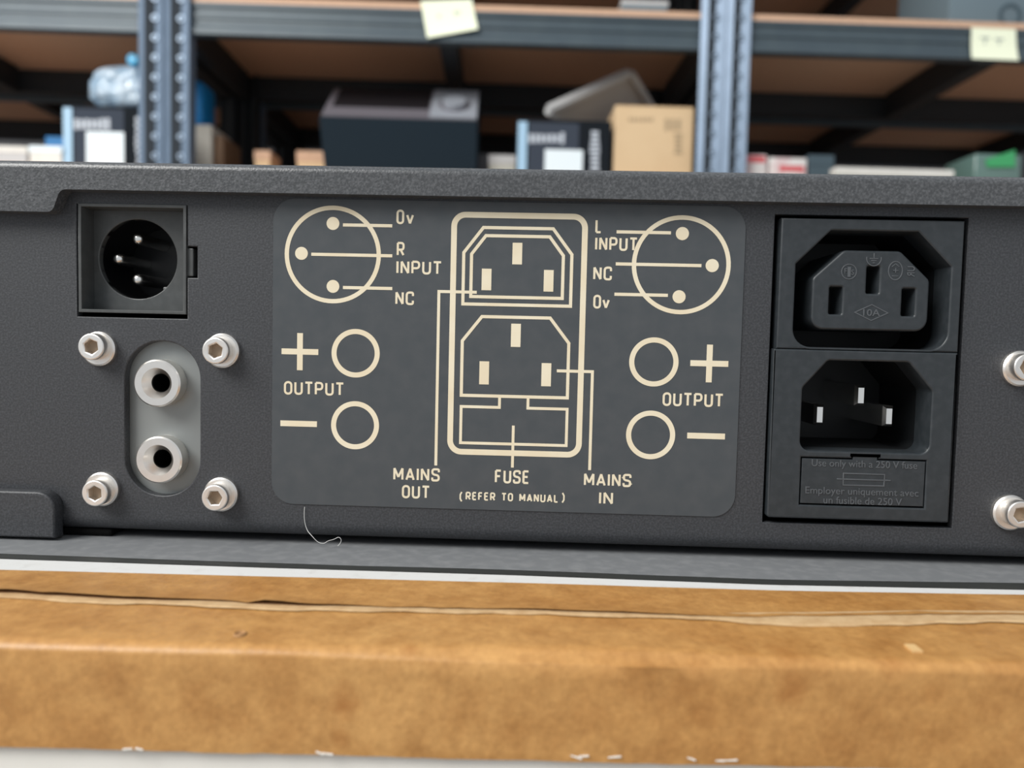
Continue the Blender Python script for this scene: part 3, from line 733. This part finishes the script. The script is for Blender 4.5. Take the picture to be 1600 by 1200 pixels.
def closed(pts, w, rad=0.0, name='printed_outline'):
    pts = [Vector(p) for p in pts]; n = len(pts); o, i_ = [], []
    for i, p in enumerate(pts):
        d0, d1 = (p-pts[i-1]).normalized(), (pts[(i+1) % n]-p).normalized(); n0 = Vector((-d0.y, d0.x)); n1 = Vector((-d1.y, d1.x)); m = (n0+n1).normalized(); k = 1/max(0.3, m.dot(n0))
        o.append(tuple(p - m*w/2*k)); i_.append(tuple(p + m*w/2*k))
    if rad: o, i_ = rpoly(o, rad+w/2, 10), rpoly(i_, rad-w/2, 10)
    ink(name, [o, i_])
def bar(cx, cy, w, h, name='printed_block'):
    c = P(cx, cy, YL); ink(name, [rect(c.x-w/2, c.x+w/2, c.z-h/2, c.z+h/2)])
def hline(x0, y0, x1, y1, w):
    a, b = P(x0, y0, YL), P(x1, y1, YL); z = (a.z+b.z)/2; line([(a.x, z), (b.x, z)], w)
def round_open(pts, rad, seg=5):
    """round the inner corners of an open polyline"""
    out = [tuple(pts[0])]
    for i in range(1, len(pts)-1):
        p = Vector(pts[i]); a = Vector(pts[i-1])-p; b = Vector(pts[i+1])-p
        la, lb = a.length, b.length; a.normalize(); b.normalize(); ang = a.angle(b)
        if ang > 3.0: out.append(tuple(p)); continue
        t = min(rad/math.tan(ang/2), la*0.5, lb*0.5); s0, e0 = p+a*t, p+b*t
        for k in range(seg+1):
            u = k/seg; q = s0*(1-u)**2*1 + p*2*u*(1-u) + e0*u*u; out.append(tuple(q))
    out.append(tuple(pts[-1])); return out
# letters as pen strokes in a unit box: (closed?, rounded?, points)
O_ = [(1, 1, [(0, 0), (1, 0), (1, 1), (0, 1)])]
P_ = (0, 1, [(0, 1), (1, 1), (1, .44), (0, .44)])
LET = {'O': O_, '0': O_, 'C': [(0, 1, [(1, .70), (1, 1), (0, 1), (0, 0), (1, 0), (1, .30)])], 'U': [(0, 1, [(0, 1), (0, 0), (1, 0), (1, 1)])],
 'S': [(0, 1, [(1, .74), (1, 1), (0, 1), (0, .55), (1, .45), (1, 0), (0, 0), (0, .26)])], 'P': [(0, 0, [(0, 0), (0, 1)]), P_], 'R': [(0, 0, [(0, 0), (0, 1)]), P_, (0, 0, [(.5, .44), (1, 0)])],
 'N': [(0, 0, [(0, 0), (0, 1)]), (0, 0, [(0, 1), (1, 0)]), (0, 0, [(1, 0), (1, 1)])], 'M': [(0, 0, [(0, 0), (0, 1)]), (0, 0, [(0, 1), (.5, .22)]), (0, 0, [(.5, .22), (1, 1)]), (0, 0, [(1, 1), (1, 0)])],
 'A': [(0, 0, [(0, 0), (.5, 1)]), (0, 0, [(.5, 1), (1, 0)]), (0, 0, [(.2, .28), (.8, .28)])], 'I': [(0, 0, [(.5, 0), (.5, 1)])], 'T': [(0, 0, [(-.08, 1), (1.08, 1)]), (0, 0, [(.5, 1), (.5, 0)])],
 'F': [(0, 0, [(0, 0), (0, 1)]), (0, 0, [(0, 1), (1, 1)]), (0, 0, [(0, .52), (.85, .52)])], 'E': [(0, 0, [(0, 0), (0, 1)]), (0, 0, [(0, 1), (1, 1)]), (0, 0, [(0, .52), (.85, .52)]), (0, 0, [(0, 0), (1, 0)])],
 'L': [(0, 0, [(0, 1), (0, 0)]), (0, 0, [(0, 0), (1, 0)])], 'v': [(0, 0, [(0, 1), (.5, 0)]), (0, 0, [(.5, 0), (1, 1)])],
 '(': [(0, 1, [(1, 1), (0, .72), (0, .28), (1, 0)])], ')': [(0, 1, [(0, 0), (1, .28), (1, .72), (0, 1)])], ' ': []}
WID = {'I': 0.0, 'M': 1.25, 'A': 1.12, 'T': 0.95, ' ': 0.55, '0': 1.0, 'L': .8, 'F': .85, 'E': .85}
def stroke_loop(pts, w):
    pts = [Vector(p) for p in pts]; L, R = [], []; n = len(pts)
    for i, p in enumerate(pts):
        d0 = (p-pts[i-1]).normalized() if i else (pts[1]-p).normalized(); d1 = (pts[i+1]-p).normalized() if i < n-1 else d0
        n0 = Vector((-d0.y, d0.x)); n1 = Vector((-d1.y, d1.x)); m = (n0+n1).normalized(); k = 1/max(0.5, m.dot(n0))
        L.append(tuple(p + m*w/2*k)); R.append(tuple(p - m*w/2*k))
    return L + R[::-1]
def words(s, x0, x1, y0, y1, w=0.00041, gap=0.30):
    a, b, c, d = px_rect(x0, x1, y0, y1, YL)
    h = w/2; a += h; b -= h; c += h; d -= h
    tot = sum(WID.get(ch, 1.0) for ch in s); ng = len(s)-1
    # letter width u so that tot*u + ng*(w + gap*u) fills the box
    u = (b - a - ng*w) / (tot + ng*gap) if tot else 0
    bm = B(); x = a; k = 0
    for ch in s:
        wd_ = WID.get(ch, 1.0)*u
        for cl, rd, pts in LET[ch]:
            q = [(x + px*wd_, c + pz*(d-c)) for px, pz in pts]; k += 1; y = YI - k*6e-7
            r = 0.46*u if rd else 0
            if cl:
                n = len(q); o_, i_ = [], []
                xs = [p[0] for p in q]; zs = [p[1] for p in q]
                o_ = rpoly(rect(min(xs)-h, max(xs)+h, min(zs)-h, max(zs)+h), r+h, 6); i_ = rpoly(rect(min(xs)+h, max(xs)-h, min(zs)+h, max(zs)-h), max(r-h, 1e-5), 6)
                me = plate([o_, i_], y, YL)
            else:
                me = plate([stroke_loop(round_open(q, r) if rd else q, w)], y, YL)
            bm.from_mesh(me); bpy.data.meshes.remove(me)
        x += wd_ + w + gap*u
    me = bpy.data.meshes.new('printed_word'); bm.to_mesh(me); bm.free()
    obj('printed_word', me, M['ink'], lab)
mmw = 0.0006
ring(519.9, 397.9, 0.01868, 0.00083); ring(1064.3, 414.0, 0.01868, 0.00083)
for x, y in ((520.3, 349.2), (471.1, 395.9), (520.3, 447.5), (1066.2, 365), (1112.8, 415), (1061, 463.7)): dot(x, y, 0.00124)
for q in ((535.9, 351.3, 613, 353), (486.5, 396.2, 613, 400.8), (535.9, 449.6, 613, 450.5), (963.4, 362.2, 1048.4, 363.9), (962.1, 412.4, 1096, 415), (960, 459.3, 1043.5, 461.9)): hline(*q, mmw)
for x, y in ((555.7, 552), (554.8, 664.5), (1021.6, 565.6), (1016.5, 679.6)): ring(x, y, 0.00940, 0.00098)
for x, y in ((468.7, 549.5), (1108.3, 568)):
    c = P(x, y, YL); a_, w2 = 0.00360, 0.00056
    ink('printed_plus', [[(c.x-a_, c.z-w2), (c.x-w2, c.z-w2), (c.x-w2, c.z-a_), (c.x+w2, c.z-a_), (c.x+w2, c.z-w2), (c.x+a_, c.z-w2), (c.x+a_, c.z+w2), (c.x+w2, c.z+w2), (c.x+w2, c.z+a_), (c.x-w2, c.z+a_), (c.x-w2, c.z+w2), (c.x-a_, c.z+w2)]])
bar(466.7, 662, 0.0072, 0.00112, 'printed_minus'); bar(1103.2, 681.3, 0.0072, 0.00112, 'printed_minus')
closed(pp([(706.2, 709.5), (907, 714), (911, 339.5), (710.2, 334.8)], YL) if False else [(P(706.5, 520, YL).x, P(800, 708, YL).z), (P(909.5, 520, YL).x, P(800, 708, YL).z), (P(909.5, 520, YL).x, P(800, 336.8, YL).z), (P(706.5, 520, YL).x, P(800, 336.8, YL).z)], 0.00110, 0.0022)
def oct_sym(tl, tr, ru, rb, lb, lu, w):
    """upper-corner-cut outline, made symmetrical"""
    p = [P(x, y, YL) for x, y in (lb, rb, ru, tr, tl, lu)]
    cx = (p[0].x+p[1].x+p[2].x+p[5].x)/4; hw = (p[1].x+p[2].x-p[0].x-p[5].x)/4; tw = (p[3].x-p[4].x)/2; zb = (p[0].z+p[1].z)/2; zu = (p[2].z+p[5].z)/2; zt = (p[3].z+p[4].z)/2
    closed([(cx-hw, zb), (cx+hw, zb), (cx+hw, zu), (cx+tw, zt), (cx-tw, zt), (cx-hw, zu)], w)
oct_sym((755, 355), (864, 358), (893.7, 398.3), (891.3, 479.2), (723.7, 474.2), (724.2, 394.2), mmw)
oct_sym((760, 367.5), (859.7, 370.8), (880.5, 400.8), (878.3, 466.7), (735.8, 463), (736.7, 395.8), mmw)
oct_sym((753.3, 494.4), (859.9, 497.3), (889.2, 536.8), (886, 621.8), (721.3, 617.5), (721.8, 532), mmw)
for x, y in ((808.3, 396.3), (760.2, 436.7), (857.2, 438.8)): bar(x, y, 0.00186, 0.0041)
for x, y in ((806, 524), (756.5, 582.6), (853.5, 585.5)): bar(x, y, 0.00186, 0.00445)
a = P(745, 456.7, YL); b = P(685, 455, YL); c = P(681.8, 727.3, YL); xx = (b.x+c.x)/2
line([(a.x, a.z), (xx, a.z), (xx, c.z)], 0.00056)
a = P(870, 579.4, YL); b = P(925.7, 580.7, YL); c = P(921.2, 734.5, YL); xx = (b.x+c.x)/2
line([(a.x, a.z), (xx, a.z), (xx, c.z)], 0.00056)
zf0, zf1, zf2 = P(803, 620.5, YL).z, P(803, 637.2, YL).z, P(803, 694, YL).z
x_a, x_b, x_c, x_d = P(780.5, 628, YL).x, P(825, 628, YL).x, P(720, 664, YL).x, P(885.5, 664, YL).x
line([(x_a, zf0), (x_a, zf1), (x_c, zf1), (x_c, zf2), (x_d, zf2), (x_d, zf1), (x_b, zf1), (x_b, zf0)], 0.00054, 'printed_outline')
a = P(802, 665, YL); b = P(800.7, 730.5, YL); line([((a.x+b.x)/2, a.z), ((a.x+b.x)/2, b.z)], 0.00054)
words('0', 619.5, 631.6, 327.5, 350.3); words('v', 634.6, 646.8, 334.5, 350.8)
words('R', 619.9, 632.2, 378, 400.2); words('INPUT', 619.4, 690, 407.5, 428.8)
words('NC', 617.8, 646.9, 455.3, 476.6)
words('OUTPUT', 443.7, 537.3, 596.5, 617.6)
words('MAINS', 614.6, 687.3, 730.8, 751.5); words('OUT', 628, 671.4, 758.3, 779)
words('FUSE', 773.2, 827.2, 734.3, 755.6)
words('(', 718, 722.6, 767.5, 784.5, 0.0003); words('REFER TO MANUAL', 727.5, 872.5, 770.4, 783.4, 0.00030, 0.36); words(')', 877.5, 882.3, 769, 786.5, 0.0003)
words('L', 930.3, 940.4, 342.6, 364.5); words('INPUT', 929.9, 996, 370.5, 392)
words('NC', 927, 956.2, 416.4, 438); words('0', 927, 939.2, 460.6, 482.2); words('v', 941, 952.6, 467.2, 482.6)
words('OUTPUT', 1035.3, 1130, 614, 635.4)
words('MAINS', 912.4, 986.5, 739.6, 760.2); words('IN', 936, 957.8, 768.3, 788.3)

# ---- three-pin input socket (left)
fx0, fx1, fzb, fzt = P(123, 400).x, P(291.5, 400).x, P(206, 489.5).z, P(206, 319).z
xlr_front = -0.0002; xb_ = 0.0042
rimw = 0.00062
sock = obj('input_socket', plate([rect(fx0, fx1, fzb, fzt), rect(fx0+rimw, fx1-rimw, fzb+rimw, fzt-rimw)], xlr_front, xb_+0.0005, 0.00012), M['shell'], amp, smooth=30, label='dark grey square three-pin input socket')
cc = P(215.6, 405, xb_); rr = 0.0079
hole = circ(cc.x, cc.z, rr, 64)
key = P(263, 456, xb_)
obj('socket_face', plate([rect(fx0+rimw*0.5, fx1-rimw*0.5, fzb+rimw*0.5, fzt-rimw*0.5), hole], xb_, xb_+0.0016, 0.0002), M['shell'], sock, smooth=30)
bm = B(); lathe(bm, [(rr, xb_+0.0003), (rr, xb_+0.013), (0, xb_+0.013)], (cc.x, cc.z), 64); obj('socket_well', bm, M['blackhole'], sock, smooth=40)
bm = B(); box(bm, key.x-0.0012, key.x, xb_+0.0001, xb_+0.010, key.z+0.0001, key.z+0.0010, 0.0003); obj('locating_key', bm, M['shell'], sock)
tab = P(299, 410); bm = B(); box(bm, fx1-0.0002, P(300.5, 410).x, 0.0004, 0.004, n_z0+0.0003, n_z1-0.0003, 0.0002); obj('latch_tab', bm, M['shell'], sock)
for x, y in ((213, 372.5), (182, 404), (212.5, 436.5)):
    q = P(x, y, xb_+0.0012); r = 0.00118; y0 = xb_ + 0.0012
    bm = B(); lathe(bm, [(0, y0), (r*0.5, y0+0.00012), (r*0.86, y0+0.0005), (r, y0+0.0011), (r, xb_+0.0129)], (q.x, q.z), 24); obj('pin', bm, M['pinm'], sock, smooth=60)

# ---- output sockets behind the slotted opening
me = plate([rect(sx0-0.003, sx1+0.003, szb-0.003, szt+0.003)] + [circ(*qm(P(x, y, -0.0013)), 0.0043, 40) for x, y in ((244.5, 599), (247.2, 719))], 0.0021, 0.0045); splate = obj('socket_plate', me, M['alu'], amp, label='grey plate behind the slotted opening')
for x, y in ((244.5, 599), (247.2, 719)):
    c = P(x, y, -0.0013); R0 = 0.00462; cz = qm(c)
    bm = B(); lathe(bm, [(R0*0.97, 0.0021), (R0, 0.0015), (R0, -0.0010), (R0-0.0003, -0.0013), (0.00300, -0.0013), (0.00185, 0.0004), (0.00182, 0.0150), (0, 0.0150)], cz, 56)
    s = obj('output_socket', bm, M['silver'], amp, smooth=30)
    bm = B(); lathe(bm, [(0.00178, 0.0008), (0.00178, 0.0145), (0, 0.0145)], cz, 32); obj('bore', bm, M['blackhole'], s, smooth=40)

# ---- cap screws on collars
def screw(wx, wy, hx, hy):
    w = qm(P(wx, wy, -0.0010)); h = qm(P(hx, hy, -0.0033)); R1, R2 = 0.00335, 0.00256
    s = bpy.data.objects.new('screw', None)
    a = random.uniform(0, PI/3); hexa = [(h[0]+0.00145*math.cos(a+i*PI/3), h[1]+0.00145*math.sin(a+i*PI/3)) for i in range(6)]
    o = obj('screw', plate([circ(*h, R2, 44), hexa], -0.0033, -0.0008, 0.00028), M['steel'], amp, smooth=45)
    bpy.data.objects.remove(s)
    bm = B(); lathe(bm, [(R1, 0.0), (R1, -0.0008), (R1-0.0003, -0.0011), (0.0, -0.0012)], w, 44); obj('collar', bm, M['steel'], o, smooth=40)
    bm = B(); lathe(bm, [(0, -0.0017), (0.00150, -0.0017), (0.00150, -0.0013)], h, 24); obj('hex_recess', bm, M['hexbrown'], o)
for q in ((152.6, 545, 141.5, 541.8), (346, 548, 335.8, 548), (157.5, 764.8, 147.3, 771), (344, 773, 334.8, 778.2), (1596, 576, 1607, 574), (1580.5, 801.5, 1596.5, 804.5)): screw(*q)

# ---- mains module: outlet above, inlet and fuse drawer below
YM = -0.0010
def mrect(x0, x1, y0, y1): return px_rect(x0, x1, y0, y1, YM)
gx0, gx1 = P(1217, 450, YM).x, P(1502.5, 450, YM).x
gzt = P(1365, 342.5, YM).z; gzj = P(1355, 547.5, YM).z; gzb = P(1343, 813, YM).z
def xsym(pts, yy): return pp(pts, yy)
def octo(cx, hw, tw, zb, zu, zt): return [(cx-hw, zb), (cx+hw, zb), (cx+hw, zu), (cx+tw, zt), (cx-tw, zt), (cx-hw, zu)]
def octo_px(xl, xr, xtl, xtr, yb, yu, yt, yy):
    ym = (yb+yu)/2; cx = (P(xl, ym, yy).x + P(xr, ym, yy).x)/2; hw = (P(xr, ym, yy).x - P(xl, ym, yy).x)/2
    tw = (P(xtr, yt, yy).x - P(xtl, yt, yy).x)/2; xm = (xl+xr)/2
    return octo(cx, hw, tw, P(xm, yb, yy).z, P(xm, yu, yy).z, P(xm, yt, yy).z)
rec1 = rpoly(octo_px(1241, 1483.5, 1297, 1434, 544.5, 414.5, 361, YM), [0.0034, 0.0034, 0.0004, 0.0004, 0.0004, 0.0004], 8)
outlet = obj('mains_outlet', plate([rect(gx0, gx1, gzj, gzt), rec1], YM, 0.0055, 0.00035), M['plastic'], amp, smooth=30, label='black mains outlet block')
def well(name, loop, y0, y1, parent, m):
    bm = B(); a = [bm.verts.new((x, y0, z)) for x, z in loop]; b = [bm.verts.new((x, y1, z)) for x, z in loop]; n = len(loop)
    for i in range(n): bm.faces.new((a[i], a[(i+1) % n], b[(i+1) % n], b[i]))
    bm.faces.new(b); return obj(name, bm, m, parent)
well('outlet_well', rec1, 0.0053, 0.018, outlet, M['well'])
YS = 0.0000
isl = rpoly(octo_px(1268, 1451, 1322.5, 1411, 516.5, 436, 391.5, YS), [0.0024, 0.0024, 0.0014, 0.0014, 0.0014, 0.0014], 8)
def slot_px(x0, x1, y0, y1, yy): 
    a, b, c, d = px_rect(x0, x1, y0, y1, yy); return rpoly(rect(a, b, c, d), 0.0003, 3)
slots = [slot_px(1295.8, 1316, 448, 491, YS), slot_px(1354.3, 1374.2, 416, 458.8, YS), slot_px(1409.3, 1429.8, 451, 494, YS)]
core = obj('outlet_core', plate([isl] + slots, YS, 0.0175, 0.0004), M['plastic'], outlet, smooth=35)
YE_ = YS - 0.00008
bm = B(); 
for s in slots:
    x0, x1 = min(p[0] for p in s), max(p[0] for p in s); z0, z1 = min(p[1] for p in s), max(p[1] for p in s)
    box(bm, x0, x1, YS+0.006, YS+0.007, z0, z1)
obj('slot_contacts', bm, M['blackhole'], outlet)
# raised approval marks on the core
def embm(loops): return plate(loops, YE_, YS+0.0001, 0.00003)
def join(meshes):
    bm = B()
    for m_ in meshes: bm.from_mesh(m_); bpy.data.meshes.remove(m_)
    return bm
def eline(a, b, w):
    a, b = Vector(a), Vector(b); d = (b-a).normalized(); n = Vector((-d.y, d.x))*w/2
    return embm([[tuple(a-n), tuple(b-n), tuple(b+n), tuple(a+n)]])
c = qm(P(1326.5, 424.5, YS)); k = 0.00012
mk = [embm([circ(*c, 0.00148, 32), circ(*c, 0.00130, 32)]), text_mesh('1', c[0]-0.0003, c[0]+0.0003, c[1]-0.0010, c[1]+0.0009, YE_, 0.00008, 0.2), text_mesh('F', c[0]-0.0009, c[0]-0.00045, c[1]-0.0004, c[1]+0.0006, YE_, 0.00008, 0.1), text_mesh('S', c[0]+0.0004, c[0]+0.0009, c[1]-0.0006, c[1]+0.0004, YE_, 0.00008, 0.1)]
obj('approval_mark', join(mk), M['plasticlit'], outlet)
c = qm(P(1365.5, 404, YS))
arc = [(c[0]+0.00145*math.cos(t_), c[1]+0.00145*math.sin(t_)) for t_ in [PI*0.93 + PI*1.14*i/24 for i in range(25)]]
arc2 = [(c[0]+0.00126*math.cos(t_), c[1]+0.00126*math.sin(t_)) for t_ in [PI*0.93 + PI*1.14*i/24 for i in range(25)]]
mk = [embm([arc + arc2[::-1]]), eline((c[0], c[1]+0.0010), (c[0], c[1]), 0.0002), eline((c[0]-0.0008, c[1]), (c[0]+0.0008, c[1]), 0.00018), eline((c[0]-0.0005, c[1]-0.0004), (c[0]+0.0005, c[1]-0.0004), 0.00018), eline((c[0]-0.0002, c[1]-0.0008), (c[0]+0.0002, c[1]-0.0008), 0.00018)]
obj('earth_mark', join(mk), M['plasticlit'], outlet)
c = qm(P(1399, 423, YS))
ov = lambda s: [(c[0]+0.00138*s[0]*math.cos(2*PI*i/36), c[1]+0.00182*s[1]*math.sin(2*PI*i/36)) for i in range(36)]
mk = [embm([ov((1, 1)), ov((0.86, 0.89))]), eline((c[0]-0.0007, c[1]+0.0007), (c[0], c[1]+0.0013), 0.00014), eline((c[0]+0.0007, c[1]+0.0007), (c[0], c[1]+0.0013), 0.00014), text_mesh('+', c[0]-0.0005, c[0]+0.0005, c[1]-0.0004, c[1]+0.0005, YE_, 0.00008), eline((c[0]-0.0006, c[1]-0.0010), (c[0]+0.0006, c[1]-0.0010), 0.00014)]
obj('approval_mark', join(mk), M['plasticlit'], outlet)
c = qm(P(1423, 424.5, YS))
m1 = text_mesh('UR', -0.0010, 0.0010, -0.0007, 0.0007, YE_, 0.00008, 0.1)
for v_ in m1.vertices: x, z = v_.co.x, v_.co.z; v_.co.x = c[0] - z; v_.co.z = c[1] - x
obj('approval_mark', join([m1]), M['plasticlit'], outlet)
c = qm(P(1361.5, 488.5, YS)); dm = lambda s: [(c[0]-0.0033*s, c[1]), (c[0], c[1]-0.0016*s), (c[0]+0.0033*s, c[1]), (c[0], c[1]+0.0016*s)]
mk = [embm([dm(1), dm(0.87)]), text_mesh('10A', c[0]-0.0016, c[0]+0.0016, c[1]-0.00065, c[1]+0.00065, YE_, 0.00008, 0.15)]
obj('approval_mark', join(mk), M['plasticlit'], outlet)

rec2 = rpoly(octo_px(1252, 1454.5, 1291.5, 1418, 706.5, 608.5, 564.5, YM), [0.0018, 0.0018, 0.0012, 0.0012, 0.0012, 0.0012], 7)
dx0, dx1 = P(1250.5, 752, YM).x, P(1446.5, 752, YM).x
dzt, dzb, dzn = P(1350, 717, YM).z, P(1347, 791.5, YM).z, P(1352, 709, YM).z
tx0, tx1 = P(1331.5, 711, YM).x, P(1373, 711, YM).x
gxl = P(1208, 680, YM).x; gxr = P(1495, 680, YM).x
gap = 0.00022
zrec = min(p[1] for p in rec2)
dzn = zrec - 0.00045
drw_cut = [(dx0, dzb), (dx1, dzb), (dx1, dzt), (tx1, dzt), (tx1, dzn), (tx0, dzn), (tx0, dzt), (dx0, dzt)]
xg0 = gx0 - 0.00045
inlet = obj('mains_inlet', plate([rpoly(rect(xg0, gx1, gzb, gzj-0.00006), [0.0006, 0.0003, 0.0001, 0.0001], 4), rec2, drw_cut], YM, 0.0055, 0.00035), M['plastic'], amp, smooth=30, label='black mains inlet block')
well('inlet_well', rec2, 0.0053, 0.0215, inlet, M['well'])
for (x, y) in ((1345.5, 618), (1281, 648), (1389.3, 650.5)):
    q = P(x, y, 0.0045); hw, hh = 0.00100, 0.00202
    bm = B(); y0, y1 = 0.0045, 0.0053
    a = [bm.verts.new((q.x + sx*hw*0.55, y0, q.z + sz*hh*0.75)) for sx, sz in ((-1,-1),(1,-1),(1,1),(-1,1))]
    b = [bm.verts.new((q.x + sx*hw, y1, q.z + sz*hh)) for sx, sz in ((-1,-1),(1,-1),(1,1),(-1,1))]
    d = [bm.verts.new((q.x + sx*hw, 0.0215, q.z + sz*hh)) for sx, sz in ((-1,-1),(1,-1),(1,1),(-1,1))]
    bm.faces.new(a)
    for A, Bq in ((a, b), (b, d)):
        for i in range(4): bm.faces.new((A[i], A[(i+1) % 4], Bq[(i+1) % 4], Bq[i]))
    obj('pin', bm, M['pinm'], inlet)
drw = [(dx0+gap, dzb+gap*1.4), (dx1-gap, dzb+gap*1.4), (dx1-gap, dzt-gap), (tx1-gap, dzt-gap), (tx1-gap, dzn-gap), (tx0+gap, dzn-gap), (tx0+gap, dzt-gap), (dx0+gap, dzt-gap)]
YD = YM + 0.00008
drawer = obj('fuse_drawer', plate([drw], YD, 0.006, 0.0001), M['plastic'], amp, smooth=30, label='black fuse drawer with raised lettering')
def emb(s, x0, x1, y0, y1, bold=0.05):
    a, b, c, d = px_rect(x0, x1, y0, y1, YD); obj('raised_lettering', text_mesh(s, a, b, c, d, YD-0.00005, 0.00012, bold), M['plasticlit'], drawer)
emb('Use only with a 250 V fuse', 1268, 1433, 719.5, 734)
emb('Employer uniquement avec', 1258, 1435, 762.5, 777)
emb('un fusible de 250 V', 1286.5, 1409, 777, 788.3)
a, b, c, d = px_rect(1316.5, 1382.5, 739.5, 759.5, YD); w = 0.00022
em = lambda lp: plate(lp, YD-0.0001, YD+0.0001, 0.00003)
zm = (c+d)/2
mk = [em([rect(a, b, c, d), rect(a+w, b-w, c+w, d-w)]), em([rect(a-0.0011, a+0.0001, zm-w/2, zm+w/2)]), em([rect(a+w, b-w, zm-w/2, zm+w/2)]), em([rect(b-0.0001, b+0.0011, zm-w/2, zm+w/2)])]
obj('fuse_symbol', join(mk), M['plasticlit'], drawer)

# ------------------------------------------------------------------ lint hanging from the bottom edge
cu = bpy.data.curves.new('lint', 'CURVE'); cu.dimensions = '3D'; cu.bevel_depth = 0.00006; cu.bevel_resolution = 1
pts = [(476, 792), (474.5, 808), (479, 828), (487, 837), (497, 848), (507, 849.5), (512, 845), (522, 843), (530, 838), (535, 846), (528, 853)]
s = cu.splines.new('NURBS'); s.points.add(len(pts)-1); s.use_endpoint_u = True; s.order_u = 3
for p_, (x, y) in zip(s.points, pts):
    q = P(x, y, -0.0004 - (0.0012 if y > 835 else 0)); p_.co = (*q, 1)
o = bpy.data.objects.new('tmp', cu); C.objects.link(o)
me = bpy.data.meshes.new_from_object(o.evaluated_get(bpy.context.evaluated_depsgraph_get())); bpy.data.objects.remove(o)
lo = obj('lint_thread', me, M['lint']); tag(lo, 'fine pale thread of lint clinging below the grey label', 'lint')
